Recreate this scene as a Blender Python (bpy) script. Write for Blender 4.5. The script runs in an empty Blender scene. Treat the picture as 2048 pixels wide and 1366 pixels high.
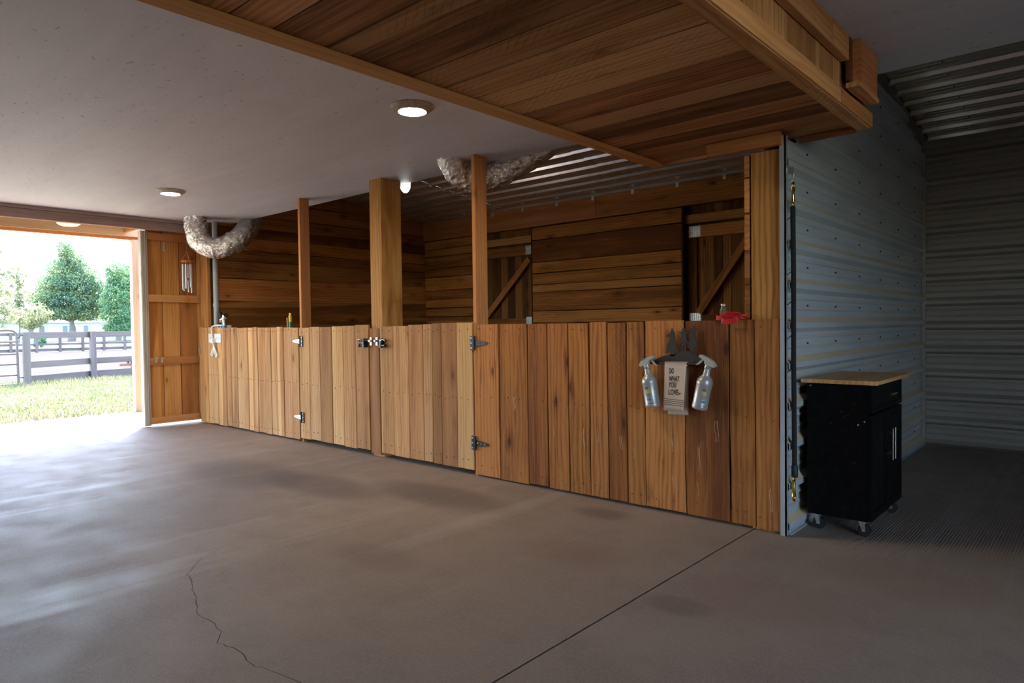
import bpy, bmesh, math, random
import numpy as np
from mathutils import Vector, Matrix, noise as mnoise
random.seed(7); np.random.seed(7)
S = bpy.context.scene
C = S.collection
D = bpy.data

# ------------------------------------------------------------------ camera, sky, sun, exposure
def rig(yaw, pitch, roll):
    cy, sy, cp, sp = math.cos(yaw), math.sin(yaw), math.cos(pitch), math.sin(pitch)
    f = Vector((sy*cp, cy*cp, sp)); r0 = Vector((cy, -sy, 0)); u0 = r0.cross(f)
    c, s = math.cos(roll), math.sin(roll)
    return r0*c + u0*s, u0*c - r0*s, f
r, u, f = rig(-0.727225, -0.0237583, -0.0125988)
cam = D.objects.new('camera', D.cameras.new('camera')); C.objects.link(cam)
cam.data.sensor_width = 36; cam.data.lens = 1350.53/2048*36
cam.data.clip_start = 0.05; cam.data.clip_end = 800
cam.matrix_world = Matrix(((r.x, u.x, -f.x, 0), (r.y, u.y, -f.y, -3.867284), (r.z, u.z, -f.z, 1.215714), (0, 0, 0, 1)))
S.camera = cam

SUN_DIR = Vector((-0.667, 0.41, 1.0)).normalized()
w = D.worlds.new('sky'); S.world = w; w.use_nodes = True
nt = w.node_tree; bg = nt.nodes['Background']
sky = nt.nodes.new('ShaderNodeTexSky'); sky.sky_type = 'NISHITA'; sky.sun_disc = False
sky.sun_elevation = math.asin(SUN_DIR.z); sky.sun_rotation = math.atan2(SUN_DIR.x, SUN_DIR.y)
sky.air_density = 1.0; sky.dust_density = .8; sky.ozone_density = 2.2
nt.links.new(sky.outputs[0], bg.inputs[0]); bg.inputs[1].default_value = 0.8
sl = D.lights.new('sun', 'SUN'); sl.energy = 8.0; sl.angle = 0.009; sl.color = (1, .94, .85)
so = D.objects.new('sun', sl); C.objects.link(so); so.location = (-20, 10, 30)
so.rotation_euler = SUN_DIR.to_track_quat('Z', 'Y').to_euler()
vs = S.view_settings
vs.view_transform = 'Standard'; vs.look = 'None'; vs.gamma = 1; vs.exposure = 1.7
vs.use_curve_mapping = False
LAMP = 90.0

# ------------------------------------------------------------------ materials
def mat(name):
    m = D.materials.new(name); m.use_nodes = True
    return m, m.node_tree.nodes, m.node_tree.links, m.node_tree.nodes['Principled BSDF']
def mth(N, L, op, a, b=None, c=None, clamp=False):
    n = N.new('ShaderNodeMath'); n.operation = op; n.use_clamp = clamp
    for i, v in enumerate((a, b, c)):
        if v is None: continue
        if isinstance(v, (int, float)): n.inputs[i].default_value = v
        else: L.new(v, n.inputs[i])
    return n.outputs[0]
def mix(N, L, fac, a, b, mode='MIX'):
    n = N.new('ShaderNodeMix'); n.data_type = 'RGBA'; n.blend_type = mode
    for i, v in ((0, fac), (6, a), (7, b)):
        if isinstance(v, (int, float)): n.inputs[i].default_value = v
        elif isinstance(v, tuple): n.inputs[i].default_value = (*v, 1)
        else: L.new(v, n.inputs[i])
    return n.outputs[2]
def noise(N, L, vec, scale, detail=4, rough=.55, dist=0.0):
    n = N.new('ShaderNodeTexNoise'); n.inputs['Scale'].default_value = scale
    n.inputs['Detail'].default_value = detail; n.inputs['Roughness'].default_value = rough
    n.inputs['Distortion'].default_value = dist
    if vec is not None: L.new(vec, n.inputs['Vector'])
    return n.outputs['Fac']
def mapping(N, L, vec, scale=(1, 1, 1), rot=(0, 0, 0), loc=(0, 0, 0)):
    n = N.new('ShaderNodeMapping'); n.inputs['Scale'].default_value = scale
    n.inputs['Rotation'].default_value = rot; n.inputs['Location'].default_value = loc
    L.new(vec, n.inputs['Vector']); return n.outputs[0]
def smooth(N, L, v, a, b, lo=0.0, hi=1.0):
    n = N.new('ShaderNodeMapRange'); n.interpolation_type = 'SMOOTHSTEP'
    n.inputs[1].default_value = a; n.inputs[2].default_value = b
    n.inputs[3].default_value = lo; n.inputs[4].default_value = hi
    L.new(v, n.inputs[0]); return n.outputs[0]
def bump(N, L, h, bsdf, strength=.3, dist=.004):
    n = N.new('ShaderNodeBump'); n.inputs['Strength'].default_value = strength
    n.inputs['Distance'].default_value = dist
    L.new(h, n.inputs['Height']); L.new(n.outputs[0], bsdf.inputs['Normal'])

def wood(name, dark, mid, light, grain=1.0, saw=.5, knots=1.0, dirt=.3, vary=.25, rough=.8, sap=.3):
    """Rough-sawn timber; the grain runs along each board's own local X."""
    m, N, L, B = mat(name)
    tc = N.new('ShaderNodeTexCoord'); oi = N.new('ShaderNodeObjectInfo')
    rv = mth(N, L, 'MULTIPLY', oi.outputs['Random'], 37.0)
    cx = N.new('ShaderNodeCombineXYZ')
    for i in range(3): L.new(rv, cx.inputs[i])
    ad = N.new('ShaderNodeVectorMath'); ad.operation = 'ADD'
    L.new(tc.outputs['Object'], ad.inputs[0]); L.new(cx.outputs[0], ad.inputs[1]); P = ad.outputs[0]
    rnd2 = mth(N, L, 'FRACT', mth(N, L, 'MULTIPLY', oi.outputs['Random'], 91.7))
    rnd3 = mth(N, L, 'FRACT', mth(N, L, 'MULTIPLY', oi.outputs['Random'], 53.3))
    broad = noise(N, L, mapping(N, L, P, (.7, 9, 9)), 1.0, 3, .5, .4)
    fine = noise(N, L, mapping(N, L, P, (4, 150, 150)), 1.0, 3, .6)
    wv = N.new('ShaderNodeTexWave'); wv.wave_type = 'BANDS'; wv.bands_direction = 'Y'
    wv.inputs['Scale'].default_value = 9; wv.inputs['Distortion'].default_value = 8
    wv.inputs['Detail'].default_value = 2.5; wv.inputs['Detail Scale'].default_value = 1.1
    L.new(mapping(N, L, P, (.16, 1, 1)), wv.inputs['Vector'])
    sw = N.new('ShaderNodeTexWave'); sw.bands_direction = 'X'
    sw.inputs['Scale'].default_value = 11; sw.inputs['Distortion'].default_value = 3.2
    sw.inputs['Detail'].default_value = 2; sw.inputs['Detail Scale'].default_value = .8
    L.new(mapping(N, L, P, (1, 1, 1), (0, 0, -.95)), sw.inputs['Vector'])
    vo = N.new('ShaderNodeTexVoronoi'); vo.inputs['Scale'].default_value = 1.0
    L.new(mapping(N, L, P, (2.6, 7.0, .01)), vo.inputs['Vector'])
    sc_ = N.new('ShaderNodeSeparateColor'); L.new(vo.outputs['Color'], sc_.inputs[0])
    gate = smooth(N, L, sc_.outputs[0], .48, .54)
    halo = mth(N, L, 'MULTIPLY', smooth(N, L, vo.outputs['Distance'], .05, .42, 1, 0), gate)
    kn = mth(N, L, 'MULTIPLY', smooth(N, L, vo.outputs['Distance'], .06, .15, 1, 0), gate)
    kn = mth(N, L, 'MULTIPLY', kn, knots, clamp=True)
    t = mth(N, L, 'ADD', mth(N, L, 'MULTIPLY', broad, .94), mth(N, L, 'MULTIPLY', wv.outputs['Fac'], mth(N, L, 'MULTIPLY', rnd2, .34*grain)))
    t = mth(N, L, 'SUBTRACT', t, mth(N, L, 'MULTIPLY', halo, .30*knots))
    t = mth(N, L, 'SUBTRACT', t, .02)
    t = mth(N, L, 'ADD', t, mth(N, L, 'MULTIPLY', mth(N, L, 'SUBTRACT', fine, .5), .42*grain))
    t = mth(N, L, 'ADD', t, mth(N, L, 'MULTIPLY', mth(N, L, 'SUBTRACT', rnd2, .5), vary*1.6))
    rp = N.new('ShaderNodeValToRGB'); L.new(t, rp.inputs[0])
    e = rp.color_ramp.elements
    e[0].position = .2; e[0].color = (*dark, 1); e[1].position = .98; e[1].color = (*light, 1)
    q = e.new(.56); q.color = (*mid, 1)
    col = rp.outputs[0]
    # pale sapwood edges on some boards
    sp_ = noise(N, L, mapping(N, L, P, (.35, 6, .5)), 1.0, 1, .4, .2)
    sapm = mth(N, L, 'MULTIPLY', smooth(N, L, sp_, .56, .62), mth(N, L, 'MULTIPLY', rnd3, sap*1.6), clamp=True)
    col = mix(N, L, sapm, col, light)
    sawm = mth(N, L, 'MULTIPLY', smooth(N, L, sw.outputs['Fac'], .0, .14, 1, 0), mth(N, L, 'MULTIPLY', mth(N, L, 'MULTIPLY', smooth(N, L, rnd3, .35, .5), smooth(N, L, noise(N, L, mapping(N, L, P, (2, 5, 5)), 1.0, 4, .6), .42, .68)), saw*.34), clamp=True)
    col = mix(N, L, sawm, col, tuple(v*.45 for v in dark))
    dn = noise(N, L, mapping(N, L, P, (1.4, 5, 5)), 1.0, 5, .65)
    col = mix(N, L, mth(N, L, 'MULTIPLY', smooth(N, L, dn, .55, .78), dirt), col, tuple(v*.5 for v in dark))
    col = mix(N, L, mth(N, L, 'MULTIPLY', kn, .8), col, tuple(v*.3 for v in dark))
    br = N.new('ShaderNodeHueSaturation'); L.new(col, br.inputs['Color'])
    L.new(mth(N, L, 'ADD', mth(N, L, 'MULTIPLY', oi.outputs['Random'], vary*1.3), 1 - vary*.6), br.inputs['Value'])
    L.new(mth(N, L, 'ADD', mth(N, L, 'MULTIPLY', rnd3, .008), .494), br.inputs['Hue'])
    L.new(br.outputs[0], B.inputs['Base Color'])
    B.inputs['Roughness'].default_value = rough; B.inputs['Specular IOR Level'].default_value = .25
    h = mth(N, L, 'ADD', mth(N, L, 'MULTIPLY', fine, .5), mth(N, L, 'MULTIPLY', sawm, -.6))
    bump(N, L, h, B, .45, .003)
    return m

def plain(name, col, rough=.6, metal=0.0, nz=0.0, nscale=30, emit=None, estr=0, spec=.5, bmp=0.0):
    m, N, L, B = mat(name)
    B.inputs['Base Color'].default_value = (*col, 1); B.inputs['Roughness'].default_value = rough
    B.inputs['Metallic'].default_value = metal; B.inputs['Specular IOR Level'].default_value = spec
    if nz or bmp:
        tc = N.new('ShaderNodeTexCoord'); n = noise(N, L, tc.outputs['Object'], nscale, 4, .6)
        if nz:
            L.new(mix(N, L, smooth(N, L, n, .3, .7), tuple(v*(1-nz) for v in col), tuple(min(1, v*(1+nz)) for v in col)), B.inputs['Base Color'])
        if bmp: bump(N, L, n, B, bmp, .003)
    if emit:
        B.inputs['Emission Color'].default_value = (*emit, 1); B.inputs['Emission Strength'].default_value = estr
    return m

M = {}
M['front_pale'] = wood('wood_front_pale', (.27, .112, .036), (.47, .225, .079), (.60, .345, .15), 1.1, .3, .8, .45, .24, sap=.55)
M['front_oak'] = wood('wood_front_oak', (.145, .046, .011), (.325, .122, .027), (.43, .185, .05), 2.0, 1.2, 1, .6, .2, sap=.15)
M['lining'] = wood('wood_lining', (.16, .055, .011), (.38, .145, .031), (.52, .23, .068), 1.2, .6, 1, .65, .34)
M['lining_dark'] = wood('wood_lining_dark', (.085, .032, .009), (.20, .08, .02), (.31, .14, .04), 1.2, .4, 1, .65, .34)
M['soffit'] = wood('wood_soffit', (.16, .062, .02), (.43, .195, .068), (.60, .325, .135), 1.2, 1.2, .7, .85, .42)
M['post_fir'] = wood('wood_post_fir', (.40, .145, .045), (.55, .235, .085), (.64, .33, .14), .9, .1, .5, .2, .12)
M['post_pine'] = wood('wood_post_pine', (.28, .11, .028), (.47, .205, .055), (.58, .30, .10), 1.8, .0, .6, .15, .12)
M['post_dark'] = wood('wood_post_corner', (.20, .08, .018), (.35, .145, .034), (.46, .21, .058), 2.0, .0, .7, .2, .05, sap=0)
M['door_wood'] = wood('wood_sliding_door', (.33, .12, .026), (.56, .24, .065), (.70, .36, .125), 1.1, .2, .9, .4, .2)
M['rail_fir'] = wood('wood_rail_fir', (.40, .15, .045), (.58, .265, .09), (.68, .36, .14), .9, .1, .5, .2, .15)
M['weathered'] = wood('wood_weathered', (.36, .31, .25), (.60, .55, .48), (.76, .72, .65), 1.4, .0, .3, .3, .1, sap=0)
M['porch_wood'] = wood('wood_porch', (.50, .34, .20), (.64, .46, .29), (.74, .56, .38), .7, 0, .4, .15, .1)
M['header'] = wood('wood_header', (.26, .16, .13), (.40, .28, .24), (.50, .37, .32), .9, .2, .3, .3, .15, sap=0)
M['fence'] = wood('wood_fence_grey', (.095, .070, .062), (.130, .100, .089), (.165, .132, .119), .8, 0, .2, .2, .12, sap=0)
M['dark_board'] = wood('wood_dark_inner', (.03, .014, .006), (.05, .022, .008), (.08, .036, .013), 1, .2, .6, .5, .3)  # near-black; its colour also stands for shade behind board gaps

def concrete():
    m, N, L, B = mat('concrete_floor')
    g = N.new('ShaderNodeNewGeometry'); P = g.outputs['Position']
    sx = N.new('ShaderNodeSeparateXYZ'); L.new(P, sx.inputs[0])
    big = noise(N, L, P, .55, 5, .6, .3); medn = noise(N, L, P, 3.5, 6, .65); fine = noise(N, L, P, 55, 4, .7); gr = noise(N, L, P, 210, 3, .75)
    st = noise(N, L, mapping(N, L, P, (3.2, .16, 1)), 1.0, 4, .6, .2)
    st2 = noise(N, L, mapping(N, L, P, (14, .3, 1)), 1.0, 4, .6, .2)
    col = mix(N, L, smooth(N, L, big, .3, .72), (.345, .250, .188), (.465, .345, .265))
    col = mix(N, L, mth(N, L, 'MULTIPLY', smooth(N, L, medn, .45, .75), .45), col, (.27, .195, .155))
    col = mix(N, L, mth(N, L, 'MULTIPLY', smooth(N, L, st, .55, .72), .4), col, (.54, .465, .41))
    col = mix(N, L, mth(N, L, 'MULTIPLY', smooth(N, L, fine, .35, .7), .3), col, (.50, .425, .37))
    col = mix(N, L, mth(N, L, 'MULTIPLY', smooth(N, L, gr, .42, .62), .5), mix(N, L, .42, col, (.05, .035, .028)), col)
    col = mix(N, L, mth(N, L, 'MULTIPLY', smooth(N, L, gr, .60, .68), .45), col, (.55, .48, .42))
    # worn damp stains and reddish patches, each with its own outline
    wob = mth(N, L, 'MULTIPLY', mth(N, L, 'SUBTRACT', medn, .5), 1.6)
    for (x, y, rx, ry, k, tint) in [(-5.5, -1.15, .75, .38, .5, (.11, .08, .066)), (-4.6, -.98, .7, .26, .5, (.11, .08, .066)),
                              (-3.65, -.62, .65, .24, .55, (.11, .08, .066)), (-2.45, -.27, .2, .12, .5, (.11, .075, .06)),
                              (-2.15, -1.0, .3, .2, .3, (.22, .12, .085)), (-1.15, -.95, .35, .25, .3, (.24, .13, .09)),
                              (-1.4, -1.25, .16, .1, .4, (.12, .085, .065)), (-2.9, -1.7, .3, .16, .3, (.13, .09, .07)), (-.7, -.3, .35, .3, .3, (.25, .14, .1))]:
        dx = mth(N, L, 'DIVIDE', mth(N, L, 'SUBTRACT', sx.outputs[0], x), rx)
        dy = mth(N, L, 'DIVIDE', mth(N, L, 'SUBTRACT', sx.outputs[1], y), ry)
        d = mth(N, L, 'ADD', mth(N, L, 'MULTIPLY', dx, dx), mth(N, L, 'MULTIPLY', dy, dy))
        d = mth(N, L, 'ADD', d, wob)
        col = mix(N, L, smooth(N, L, d, .15, 1.5, k, 0), col, tint)
    L.new(col, B.inputs['Base Color'])
    rg = mth(N, L, 'ADD', .58, mth(N, L, 'MULTIPLY', smooth(N, L, medn, .3, .7), .14))
    rg = mth(N, L, 'SUBTRACT', rg, mth(N, L, 'MULTIPLY', smooth(N, L, st, .52, .68), .10))
    L.new(rg, B.inputs['Roughness']); B.inputs['Specular IOR Level'].default_value = .14
    # broom lines to the right of the saw-cut joint
    wv = N.new('ShaderNodeTexWave'); wv.bands_direction = 'X'; wv.inputs['Scale'].default_value = 21
    wv.inputs['Distortion'].default_value = 1.2; wv.inputs['Detail'].default_value = 2
    L.new(mapping(N, L, P, (1, .12, 1)), wv.inputs['Vector'])
    reg = mth(N, L, 'MULTIPLY', smooth(N, L, sx.outputs[0], -1.4, -1.0), smooth(N, L, sx.outputs[1], -1.2, .1))
    h = mth(N, L, 'ADD', mth(N, L, 'MULTIPLY', fine, .35), mth(N, L, 'MULTIPLY', medn, .3))
    h = mth(N, L, 'ADD', h, mth(N, L, 'MULTIPLY', st2, .35))
    h = mth(N, L, 'ADD', h, mth(N, L, 'MULTIPLY', mth(N, L, 'MULTIPLY', wv.outputs['Fac'], reg), .8))
    bump(N, L, h, B, .35, .006)
    return m
M['concrete'] = concrete()
def plywood():
    m, N, L, B = mat('painted_plywood')
    g = N.new('ShaderNodeNewGeometry'); P = g.outputs['Position']
    a = noise(N, L, mapping(N, L, P, (.5, 2.2, 1)), 1.0, 5, .6, .5); b = noise(N, L, P, 7, 5, .65)
    c = noise(N, L, mapping(N, L, P, (22, 46, 1)), 1.0, 2, .5)
    col = mix(N, L, smooth(N, L, a, .3, .7), (.64, .63, .68), (.74, .73, .78))
    col = mix(N, L, mth(N, L, 'MULTIPLY', smooth(N, L, b, .62, .75), .45), col, (.84, .83, .84))
    col = mix(N, L, mth(N, L, 'MULTIPLY', smooth(N, L, c, .68, .74), .5), col, (.14, .105, .09))
    L.new(col, B.inputs['Base Color']); B.inputs['Roughness'].default_value = .55; B.inputs['Specular IOR Level'].default_value = .4
    bump(N, L, mth(N, L, 'ADD', a, mth(N, L, 'MULTIPLY', b, .3)), B, .25, .01)
    return m
M['plywood'] = plywood()
def steel(name, col, rough, metal=.6, dust=(.60, .43, .24), damt=.0):
    m, N, L, B = mat(name)
    g = N.new('ShaderNodeNewGeometry'); P = g.outputs['Position']
    n = noise(N, L, mapping(N, L, P, (1.2, 1.2, 6)), 1.0, 5, .6)
    c = mix(N, L, smooth(N, L, n, .3, .7), tuple(v*.86 for v in col), col)
    if damt:
        sn = N.new('ShaderNodeSeparateXYZ'); L.new(g.outputs['Normal'], sn.inputs[0])
        nn = noise(N, L, P, 9, 4, .6)
        up = mth(N, L, 'MULTIPLY', smooth(N, L, sn.outputs[2], .2, .6), mth(N, L, 'MULTIPLY', smooth(N, L, nn, .1, .5), damt), clamp=True)
        c = mix(N, L, up, c, dust)
        L.new(mth(N, L, 'MULTIPLY', mth(N, L, 'SUBTRACT', 1.0, up), metal), B.inputs['Metallic'])
    else: B.inputs['Metallic'].default_value = metal
    L.new(c, B.inputs['Base Color'])
    B.inputs['Roughness'].default_value = rough
    bump(N, L, noise(N, L, P, 2.2, 3, .5), B, .06, .02)
    return m
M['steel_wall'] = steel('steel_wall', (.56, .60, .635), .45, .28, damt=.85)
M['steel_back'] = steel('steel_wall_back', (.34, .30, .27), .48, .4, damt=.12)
M['steel_roof'] = steel('steel_roof', (.76, .74, .72), .2, .86)
M['steel_trim'] = steel('steel_trim', (.50, .53, .56), .4, .4)
M['galv'] = plain('galvanised', (.55, .55, .54), .4, .8, .25, 60)
M['chrome'] = plain('chrome', (.75, .75, .76), .18, 1.0)
M['brass'] = plain('brass', (.75, .50, .18), .25, 1.0)
M['black_iron'] = plain('black_iron', (.018, .018, .02), .4, .3)
M['nail'] = plain('nail_heads', (.05, .035, .025), .6)
M['black_lam'] = plain('black_laminate', (.0055, .005, .005), .5, 0, .3, 25, spec=.06, bmp=.05)
M['scuff'] = plain('scuff', (.50, .36, .22), .9)
M['butcher'] = wood('wood_counter', (.40, .19, .06), (.56, .30, .10), (.66, .40, .16), 1.2, 0, .1, .2, .05, .5, sap=0)
M['rubber'] = plain('rubber', (.015, .015, .015), .6)
M['conduit'] = plain('conduit_pvc', (.40, .41, .42), .5)
M['white_plastic'] = plain('white_plastic', (.78, .78, .76), .4)
M['dull_ring'] = plain('lamp_ring', (.50, .42, .33), .5, 0, .2, 40)
M['lamp_lens'] = plain('lamp_lens', (.9, .85, .75), .4, emit=(1.0, .80, .52), estr=LAMP)
M['bulb'] = plain('bulkhead_bulb', (.9, .9, .9), .4, emit=(.95, .98, 1.0), estr=8)
M['rack'] = plain('rack_metal', (.034, .025, .021), .6, .1)
M['towel'] = plain('towel_linen', (.58, .44, .34), .95, 0, .06, 300)
M['ink'] = plain('towel_ink', (.03, .022, .02), .9)
M['heart'] = plain('towel_heart', (.40, .03, .02), .9)
M['bottle'] = plain('silver_bottle', (.40, .385, .365), .36, .4)
M['spray'] = plain('spray_head', (.40, .375, .33), .5)
M['yellow'] = plain('yellow', (.75, .52, .02), .45)
M['label_blue'] = plain('label_blue', (.02, .18, .38), .45)
M['label_ink'] = plain('label_ink', (.05, .05, .06), .6)
M['label_white'] = plain('label_white', (.75, .74, .74), .5)
M['red_web'] = plain('red_webbing', (.46, .002, .005), .6, 0, .1, 200)
M['green'] = plain('green_grip', (.01, .20, .07), .45)
M['orange'] = plain('orange_grip', (.55, .17, .03), .6)
M['chime_wood'] = plain('chime_wood', (.60, .16, .03), .5, 0, .2, 30)
M['chime_tube'] = plain('chime_tube', (.66, .66, .68), .3, .7)
M['string'] = plain('string', (.62, .5, .34), .9)
M['rope'] = plain('rope_black', (.012, .011, .011), .85, 0, .4, 300, bmp=.6)
M['glass_jar'] = plain('jar_glass', (.16, .12, .08), .08, 0)
M['crack'] = plain('crack_dark', (.085, .06, .046), .95)
M['joint'] = plain('joint_dark', (.06, .048, .04), .95)
M['gatepaint'] = plain('pipe_gate_paint', (.12, .085, .075), .5, 0, .2, 20)
M['drag_red'] = plain('rusty_red', (.42, .12, .07), .6, 0, .3, 30)
M['tyre'] = plain('tyre', (.22, .15, .13), .8)
M['house_white'] = plain('house_white', (.42, .44, .48), .8)
M['house_roof'] = plain('house_roof', (.16, .165, .18), .8)
M['house_win'] = plain('house_window', (.10, .12, .13), .3)
M['bark'] = plain('bark', (.17, .145, .13), .9, 0, .3, 8)
M['dryleaf'] = plain('dry_leaf', (.32, .13, .05), .9)
M['osb'] = plain('wall_sheathing', (.16, .10, .05), .9, 0, .3, 6)
def foil():
    m, N, L, B = mat('duct_foil')
    tc = N.new('ShaderNodeTexCoord'); P = tc.outputs['Object']
    a = noise(N, L, P, 38, 4, .7, 1.2); b = noise(N, L, P, 9, 3, .6)
    vo = N.new('ShaderNodeTexVoronoi'); vo.inputs['Scale'].default_value = 30; L.new(P, vo.inputs['Vector'])
    c = noise(N, L, mapping(N, L, P, loc=(3, 7, 1)), 11, 4, .6)
    tear = smooth(N, L, c, .60, .66)
    col = mix(N, L, smooth(N, L, b, .35, .7), (.78, .765, .75), (.66, .61, .56))
    col = mix(N, L, mth(N, L, 'MULTIPLY', tear, .85), col, (.33, .20, .08))
    L.new(col, B.inputs['Base Color'])
    L.new(mth(N, L, 'SUBTRACT', 1.0, mth(N, L, 'MULTIPLY', tear, .8)), B.inputs['Metallic'])
    B.inputs['Roughness'].default_value = .2
    bump(N, L, mth(N, L, 'ADD', a, mth(N, L, 'MULTIPLY', vo.outputs['Distance'], .6)), B, .6, .012)
    return m
M['foil'] = foil()
def ground(name, a, b, c, sc):
    m, N, L, B = mat(name)
    g = N.new('ShaderNodeNewGeometry'); P = g.outputs['Position']
    n1 = noise(N, L, P, sc, 5, .65); n2 = noise(N, L, P, sc*.22, 3, .5)
    col = mix(N, L, smooth(N, L, n1, .35, .65), a, b)
    col = mix(N, L, mth(N, L, 'MULTIPLY', smooth(N, L, n2, .45, .65), .8), col, c)
    L.new(col, B.inputs['Base Color']); B.inputs['Roughness'].default_value = .95; B.inputs['Specular IOR Level'].default_value = .1
    bump(N, L, n1, B, .5, .03)
    return m
M['lawn'] = ground('lawn_grass', (.19, .165, .10), (.23, .20, .125), (.155, .165, .075), 5)
M['sand'] = ground('arena_sand', (.044, .032, .027), (.052, .038, .032), (.038, .028, .024), 2)
M['field'] = ground('far_field', (.125, .13, .07), (.15, .145, .085), (.09, .11, .05), .8)
def leafmat(name, a, b, trans):
    m, N, L, B = mat(name)
    g = N.new('ShaderNodeNewGeometry')
    n1 = noise(N, L, g.outputs['Position'], .55, 3, .6); n2 = noise(N, L, g.outputs['Position'], 3.0, 2, .6)
    col = mix(N, L, smooth(N, L, mth(N, L, 'ADD', mth(N, L, 'MULTIPLY', n1, .7), mth(N, L, 'MULTIPLY', n2, .3)), .38, .62), a, b)
    L.new(col, B.inputs['Base Color']); B.inputs['Roughness'].default_value = .5; B.inputs['Specular IOR Level'].default_value = .35
    t = N.new('ShaderNodeBsdfTranslucent'); L.new(col, t.inputs[0])
    ms = N.new('ShaderNodeMixShader'); ms.inputs[0].default_value = trans
    L.new(B.outputs[0], ms.inputs[1]); L.new(t.outputs[0], ms.inputs[2])
    L.new(ms.outputs[0], N['Material Output'].inputs['Surface'])
    return m
M['leaf_oak'] = leafmat('leaves_oak', (.14, .235, .15), (.31, .37, .16), .45)
M['leaf_cedar'] = leafmat('leaves_cedar', (.12, .25, .13), (.25, .36, .15), .4)
M['leaf_yellow'] = leafmat('leaves_yellow', (.27, .30, .17), (.40, .38, .19), .45)
M['leaf_shrub'] = leafmat('leaves_shrub', (.03, .11, .04), (.05, .16, .06), .2)
M['blade'] = leafmat('grass_blades', (.25, .22, .12), (.18, .20, .078), .4)

# ------------------------------------------------------------------ object helpers
def empty(name, loc, label=None, cat=None, group=None, kind=None):
    o = D.objects.new(name, None); C.objects.link(o); o.location = loc; o.empty_display_size = .1
    tag(o, label, cat, group, kind); return o
def tag(o, label=None, cat=None, group=None, kind=None):
    if label: o['label'] = label
    if cat: o['category'] = cat
    if group: o['group'] = group
    if kind: o['kind'] = kind
    return o
def wloc(p):
    v = Vector((0, 0, 0))
    while p is not None: v = v + p.location; p = p.parent
    return v
def link(name, me, m, parent=None):
    o = D.objects.new(name, me); C.objects.link(o)
    if m is not None: me.materials.append(m if not isinstance(m, str) else M[m])
    if parent is not None: o.parent = parent
    return o
def mesh_obj(name, verts, faces, m, parent=None, smooth=False, origin=None):
    vs = np.array([tuple(v) for v in verts], float)
    if parent is not None and origin is None: og = np.array(wloc(parent)) 
    elif origin is not None: og = np.array(origin)
    else: og = np.array([(vs[:, 0].min()+vs[:, 0].max())/2, (vs[:, 1].min()+vs[:, 1].max())/2, vs[:, 2].min()])
    me = D.meshes.new(name); me.from_pydata((vs-og).tolist(), [], [tuple(int(i) for i in q) for q in faces]); me.update()
    o = link(name, me, m, parent)
    o.location = Vector(og) - (wloc(parent) if parent is not None else Vector((0, 0, 0)))
    if smooth: me.polygons.foreach_set('use_smooth', [True]*len(me.polygons))
    return o
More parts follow.
